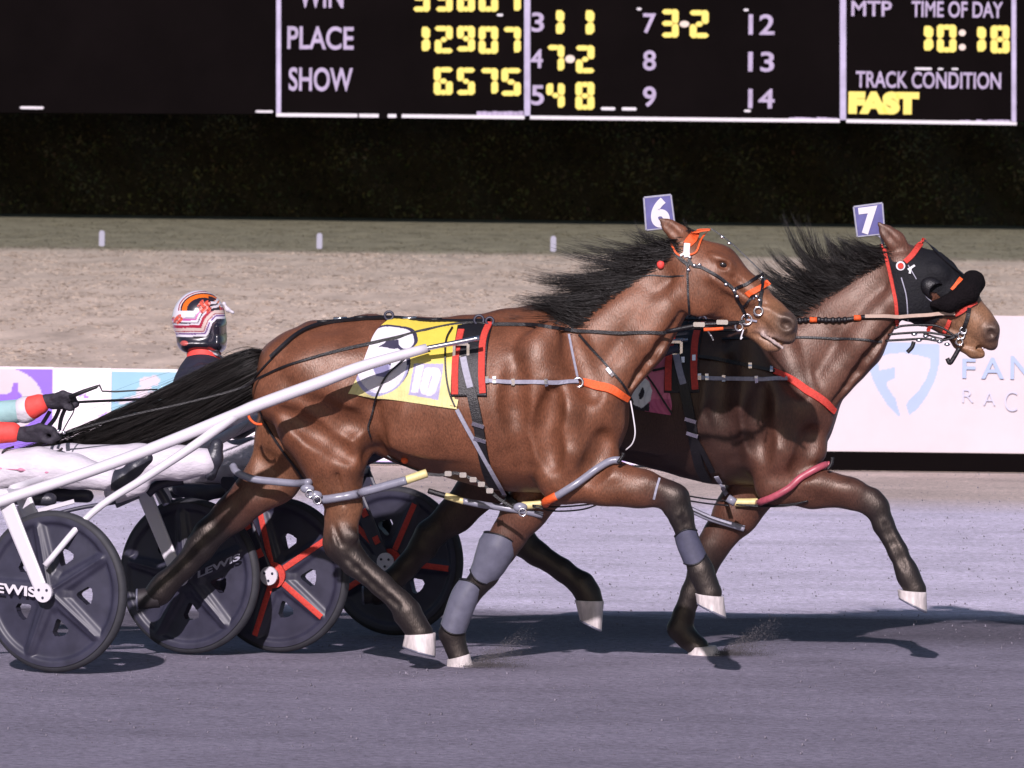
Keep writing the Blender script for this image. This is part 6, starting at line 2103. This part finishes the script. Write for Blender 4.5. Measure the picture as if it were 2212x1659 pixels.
free(HN, 'bit_line', [(1440, 716, -.19), (1505, 703, -.2), (1560, 699, -.18), (1594, 697, -.14)], 9, MT['black'], rn)
free(HN, 'taped_line', [(1520, 712, -.21), (1545, 711, -.2), (1562, 709, -.19)], 8, MT['orange'], rn)
for u, v in ((1510, 701), (1560, 696)):
    MB().box(HN.w(u, v, -.215), (.05, .008, .02), bev=.004).build('line_buckle', MT['steel'], rn)
wh = thing('whip', DN.w(150, 855, .05), 'thin black whip held upright in the far glove', 'whip')
q = [DN.w(150, 858, .06), DN.w(180, 846, .06), DN.w(208, 836, .06), DN.w(215, 832, .06), DN.w(221, 845, .06), DN.w(250, 846, .06), DN.w(340, 841, .06)]
MB().tube(q, [.010, .010, .008, .005, .004, .004, .003], 7).build('rod', MT['black'], wh, smooth=True)

# rear driver
DF = Horse(31.5, 430, (0, 0, 0))
p3 = thing('person', (*DF.w(430, 1000)[:2], .72), 'seated driver in a striped helmet, orange collar and navy jacket behind the tail', 'person', 'drivers')
limb_mesh(DF, 'body', [[(438, 690, 44, 0), (445, 730, 34, 0)], [(440, 740, 24, 0), (440, 790, 26, 0)], [(440, 800, 44, 0), (430, 900, 48, 0), (418, 1000, 46, 0)],
                       [(440, 820, 22, -.18), (510, 915, 18, -.22), (612, 885, 13, -.2)], [(440, 820, 22, .18), (510, 915, 18, .22), (612, 880, 13, .2)],
                       [(418, 1005, 36, -.1), (560, 975, 30, -.16), (690, 1030, 20, -.18)], [(418, 1005, 36, .1), (560, 970, 30, .16), (690, 1030, 20, .18)]], MT['skin'], p3, .010)
limb_mesh(DF, 'jacket', [[(440, 782, 30, 0), (438, 815, 54, 0, 1.6), (436, 860, 66, 0, 1.35), (425, 935, 62, 0, 1.3), (418, 985, 56, 0, 1.3)],
                         [(440, 822, 36, -.2), (512, 915, 30, -.23), (600, 888, 22, -.2)], [(440, 822, 36, .2), (512, 915, 30, .23), (600, 884, 22, .2)]], MT['jersey'], p3, k=.04)
limb_mesh(DF, 'collar', [[(441, 764, 37, 0, .95), (441, 774, 38, 0, .95)]], MT['sole'], p3, .004)
limb_mesh(DF, 'collar_trim', [[(452, 754, 3, -.055), (468, 764, 3, -.05), (479, 774, 3, -.01)][:2], [(468, 764, 3, -.05), (480, 773, 3, -.01)], [(440, 752, 3, -.06), (452, 754, 3, -.055)]], MT['pants'], p3, .003)
limb_mesh(DF, 'trousers', [[(400, 1008, 46, 0, 1.7), (430, 1008, 46, 0, 1.7)], [(418, 1008, 44, -.1), (490, 998, 42, -.14), (560, 985, 38, -.16), (680, 1030, 27, -.18)], [(418, 1005, 44, .1), (560, 980, 38, .16), (680, 1030, 27, .18)]], MT['pants'], p3, k=.03)
limb_mesh(DF, 'glove', hand_chains((606, 885), .8, -.2), MT['glove'], p3, .006, k=.008)
limb_mesh(DF, 'glove', hand_chains((606, 880), .8, .2), MT['glove'], p3, .006, k=.008)
limb_mesh(DF, 'boot', [[(676, 1030, 22, -.18), (700, 1036, 20, -.18), (725, 1000, 14, -.18)]], MT['bootleather'], p3, .006)
limb_mesh(DF, 'boot', [[(676, 1030, 22, .18), (700, 1036, 20, .18), (725, 1000, 14, .18)]], MT['bootleather'], p3, .006)
def z4(x, y):
    return (345.6 + x * .1042, 604.8 + y * .1042)
def helmet_paint(V):
    xy = DF.yp(V[:, 0])
    Vm = V.copy()
    Vm[:, 1] = np.where(V[:, 1] > xy, 2 * xy - V[:, 1], V[:, 1])
    u, v = proj(Vm)
    x, y = (u - 345.6) / .1042, (v - 604.8) / .1042
    edge = [(-600, 1190), (960, 1172), (1010, 1100), (1085, 900), (1180, 805), (2200, 775)]
    d = capsule_dist(x, y, edge)
    below = in_poly(x, y, edge + [(2200, 2600), (-600, 2600)])
    c = np.tile(np.array([.62, .58, .64]), (len(V), 1))
    pal = [(0, 45, (.62, .58, .64)), (45, 75, (.14, .06, .22)), (75, 98, (.62, .55, .58)), (98, 118, (.30, .04, .06)), (118, 180, (.62, .48, .44)), (180, 240, (.33, .02, .05)), (240, 272, (.64, .6, .66)),
           (272, 296, (.03, .02, .04)), (296, 335, (.64, .6, .66)), (335, 372, (.42, .08, .28)), (372, 402, (.30, .29, .36))]
    for a, b, col in pal:
        c[(d >= a) & (d < b)] = col
    up_ = (y < 640) & (x < 1150) & (x > 200)
    c[up_ & (d > 300)] = (.64, .6, .68)
    e = np.hypot((x - 900) / 1.35, (y - 620))
    arc = (x < 1250) & (y < 640)
    for a, b, col in ((0, 255, (.016, .012, .02)), (255, 330, (.62, .13, .012)), (330, 352, (.04, .01, .02)), (352, 372, (.62, .5, .5)), (372, 388, (.25, .03, .05))):
        c[arc & (e >= a) & (e < b) & (d > 180)] = col
    c[(x > 1000) & (y < 420) & (e < 300)] = (.03, .016, .018)
    # right-hand zigzag
    zz = [(1060, 470), (1150, 470), (1240, 340)]
    dz = capsule_dist(x, y, zz)
    c[dz < 26] = (.62, .56, .6)
    zz = [(1060, 570), (1200, 540), (1280, 410)]
    c[capsule_dist(x, y, zz) < 24] = (.62, .56, .6)
    # two mottled red badges
    for cx, cy, r_ in ((930, 555, 130), (370, 810, 95)):
        rr_ = np.hypot(x - cx, y - cy) + 22 * np.sin(x * .035) * np.sin(y * .03 + 1) + 18 * np.sin(x * .06 + y * .05)
        b = rr_ < r_
        c[b] = (.58, .08, .05)
        c[b & (np.sin(x * .055 + 2 * np.sin(y * .03)) > .6)] = (.66, .30, .26)
        c[b & (np.sin(y * .06 + 2 * np.sin(x * .04)) > .86)] = (.12, .02, .02)
    c[below] = (.014, .012, .02)
    m_ = below & (np.hypot((x - 500) / 1.6, y - 1310) < 52)
    c[m_] = (.42, .08, .07)
    return c
Bq = Body()
Bq.ell(DF.w(430, 686, 0), (57 * DF.k, .108, 59 * DF.k), 0, .02, (0, 0, 0))
Bq.cone(DF.w(425, 700, 0), DF.w(420, 726, 0), 50 * DF.k, 38 * DF.k, .88, .03, (0, 0, 0))
Bq.cone(DF.w(470, 704, 0), DF.w(472, 744, 0), 17 * DF.k, 15 * DF.k, 3.4, .03, (0, 0, 0))
Bq.cone(DF.w(402, 742, 0), DF.w(470, 742, 0), 15 * DF.k, 14 * DF.k, 3.2, .03, (0, 0, 0))
Bq.cone(DF.w(430, 700, 0), DF.w(448, 728, 0), 42 * DF.k, 38 * DF.k, .9, .03, (0, 0, 0))
Bq.grid(.0035)
V, Fc = Bq.verts()
mesh('helmet', V, Fc, MT['helmet'], p3, colors=helmet_paint(V))
limb_mesh(DF, 'helmet_peak', [[(484, 656, 2, -.035), (492, 669, 1.8, -.035), (503, 675, 1.2, -.035)], [(484, 656, 2, .035), (492, 669, 1.8, .035), (503, 675, 1.2, .035)], [(484, 656, 2, -.035), (484, 656, 2, .035)], [(492, 669, 1.8, -.035), (492, 669, 1.8, .035)], [(503, 675, 1.2, -.035), (503, 675, 1.2, .035)]], MT['pants'], p3, .003)

# reins of horse 7
rf = thing('reins', HF.w(1700, 720, -.3), 'knotted handhold reins running to the bit of horse 7', 'reins', 'driving reins')
ln = [(1640, 712), (1700, 700), (1722, 697), (1745, 694), (1770, 692), (1800, 692), (1838, 690)]
pp, nn = on_surface(HF, ln + [(1870, 687), (1930, 683), (2000, 679), (2064, 676)], 6, False, .014)
MB().tube(pp, .010, 8).build('near_rein', MT['black'], rf, smooth=True)
i0 = int(np.argmin(np.abs(proj(pp)[0] - 1868)))
MB().band(pp[i0:] + np.array([0, -.010, .004]), np.tile([0, -1.0, 0], (len(pp) - i0, 1)), .016, .004).build('pale_rein', mat('tan_rein_leather', (.42, .30, .24), rough=.5, noise=.2), rf)
for u in (1728, 1742, 1756, 1770, 1784, 1798, 1812, 1826):
    i = int(np.argmin(np.abs(proj(pp)[0] - u)))
    MB().ball(pp[i], .0135, 10, 8, sc=(1.0, 1.2, 1.05)).build('knot', MT['black'], rf, smooth=True)
for u in (1756, 1850):
    i = int(np.argmin(np.abs(proj(pp)[0] - u)))
    MB().tube([pp[i] - np.array([.016, 0.004, 0]), pp[i] + np.array([.016, -.004, 0])], .0125, 10).build('red_tape', MT['orange'], rf, smooth=True)
pp, nn = on_surface(HF, [(1560, 735), (1640, 730), (1720, 729), (1800, 731), (1870, 734), (1905, 738)], 6, True, .006)
MB().band(pp, nn, .010, .005).build('lower_rein', MT['black'], rf)
q = [DF.w(660, 880, -.2), HF.w(800, 850, -.36), HF.w(1100, 760, -.34), HF.w(1440, 712, -.28), HF.w(1560, 714, -.2), HF.w(1640, 712, -.17)]
MB().tube(catmull(q, 6), .007, 6).build('driver_rein', MT['black'], rf, smooth=True)

# ------------------------------------------------------------------ dirt thrown up by the hooves, loose clods on the track
def grains(n, pos, size, name, M='dirt'):
    base = np.array([[0, 0, 1], [.94, 0, -.33], [-.47, .82, -.33], [-.47, -.82, -.33]])
    sc = size[:, None, None] * rng.uniform(.6, 1.3, (n, 4, 3))
    V = (pos[:, None, :] + base[None] * sc).reshape(-1, 3)
    f = np.array([[0, 1, 2], [0, 2, 3], [0, 3, 1], [1, 3, 2]])
    Fc = (np.arange(n)[:, None, None] * 4 + f[None]).reshape(-1, 3)
    o = mesh(name, V, Fc, MT[M], smooth=False)
    o['kind'] = 'stuff'
    return o
def puff(h, u, v, dy, n, name):
    t = rng.beta(1.2, 2.2, n)
    px = u + t * 150 + rng.normal(size=n) * 10
    py = v - (t * 105 * rng.uniform(-.05, 1, n)) - np.abs(rng.normal(size=n)) * 3
    pos = np.array([h.w(a, b, dy + c) for a, b, c in zip(px, py, rng.normal(size=n) * .07)])
    pos[:, 2] = np.maximum(pos[:, 2], .003)
    return grains(n, pos, rng.uniform(.0006, .0026, n) * rng.uniform(.5, 1.3, n), name)
puff(HN, 1005, 1448, .14, 9000, 'thrown_dirt')
puff(HF, 1545, 1420, .13, 8000, 'thrown_dirt')
n = 5000
yy = 26 + 23 * rng.uniform(0, 1, n) ** 1.2
pos = np.stack([rng.uniform(-.09, .09, n) * yy, yy, rng.uniform(-.004, .002, n)], 1)
grains(n, pos, rng.uniform(.002, .008, n) * rng.uniform(.4, 1.3, n), 'dirt_clods', 'clod')
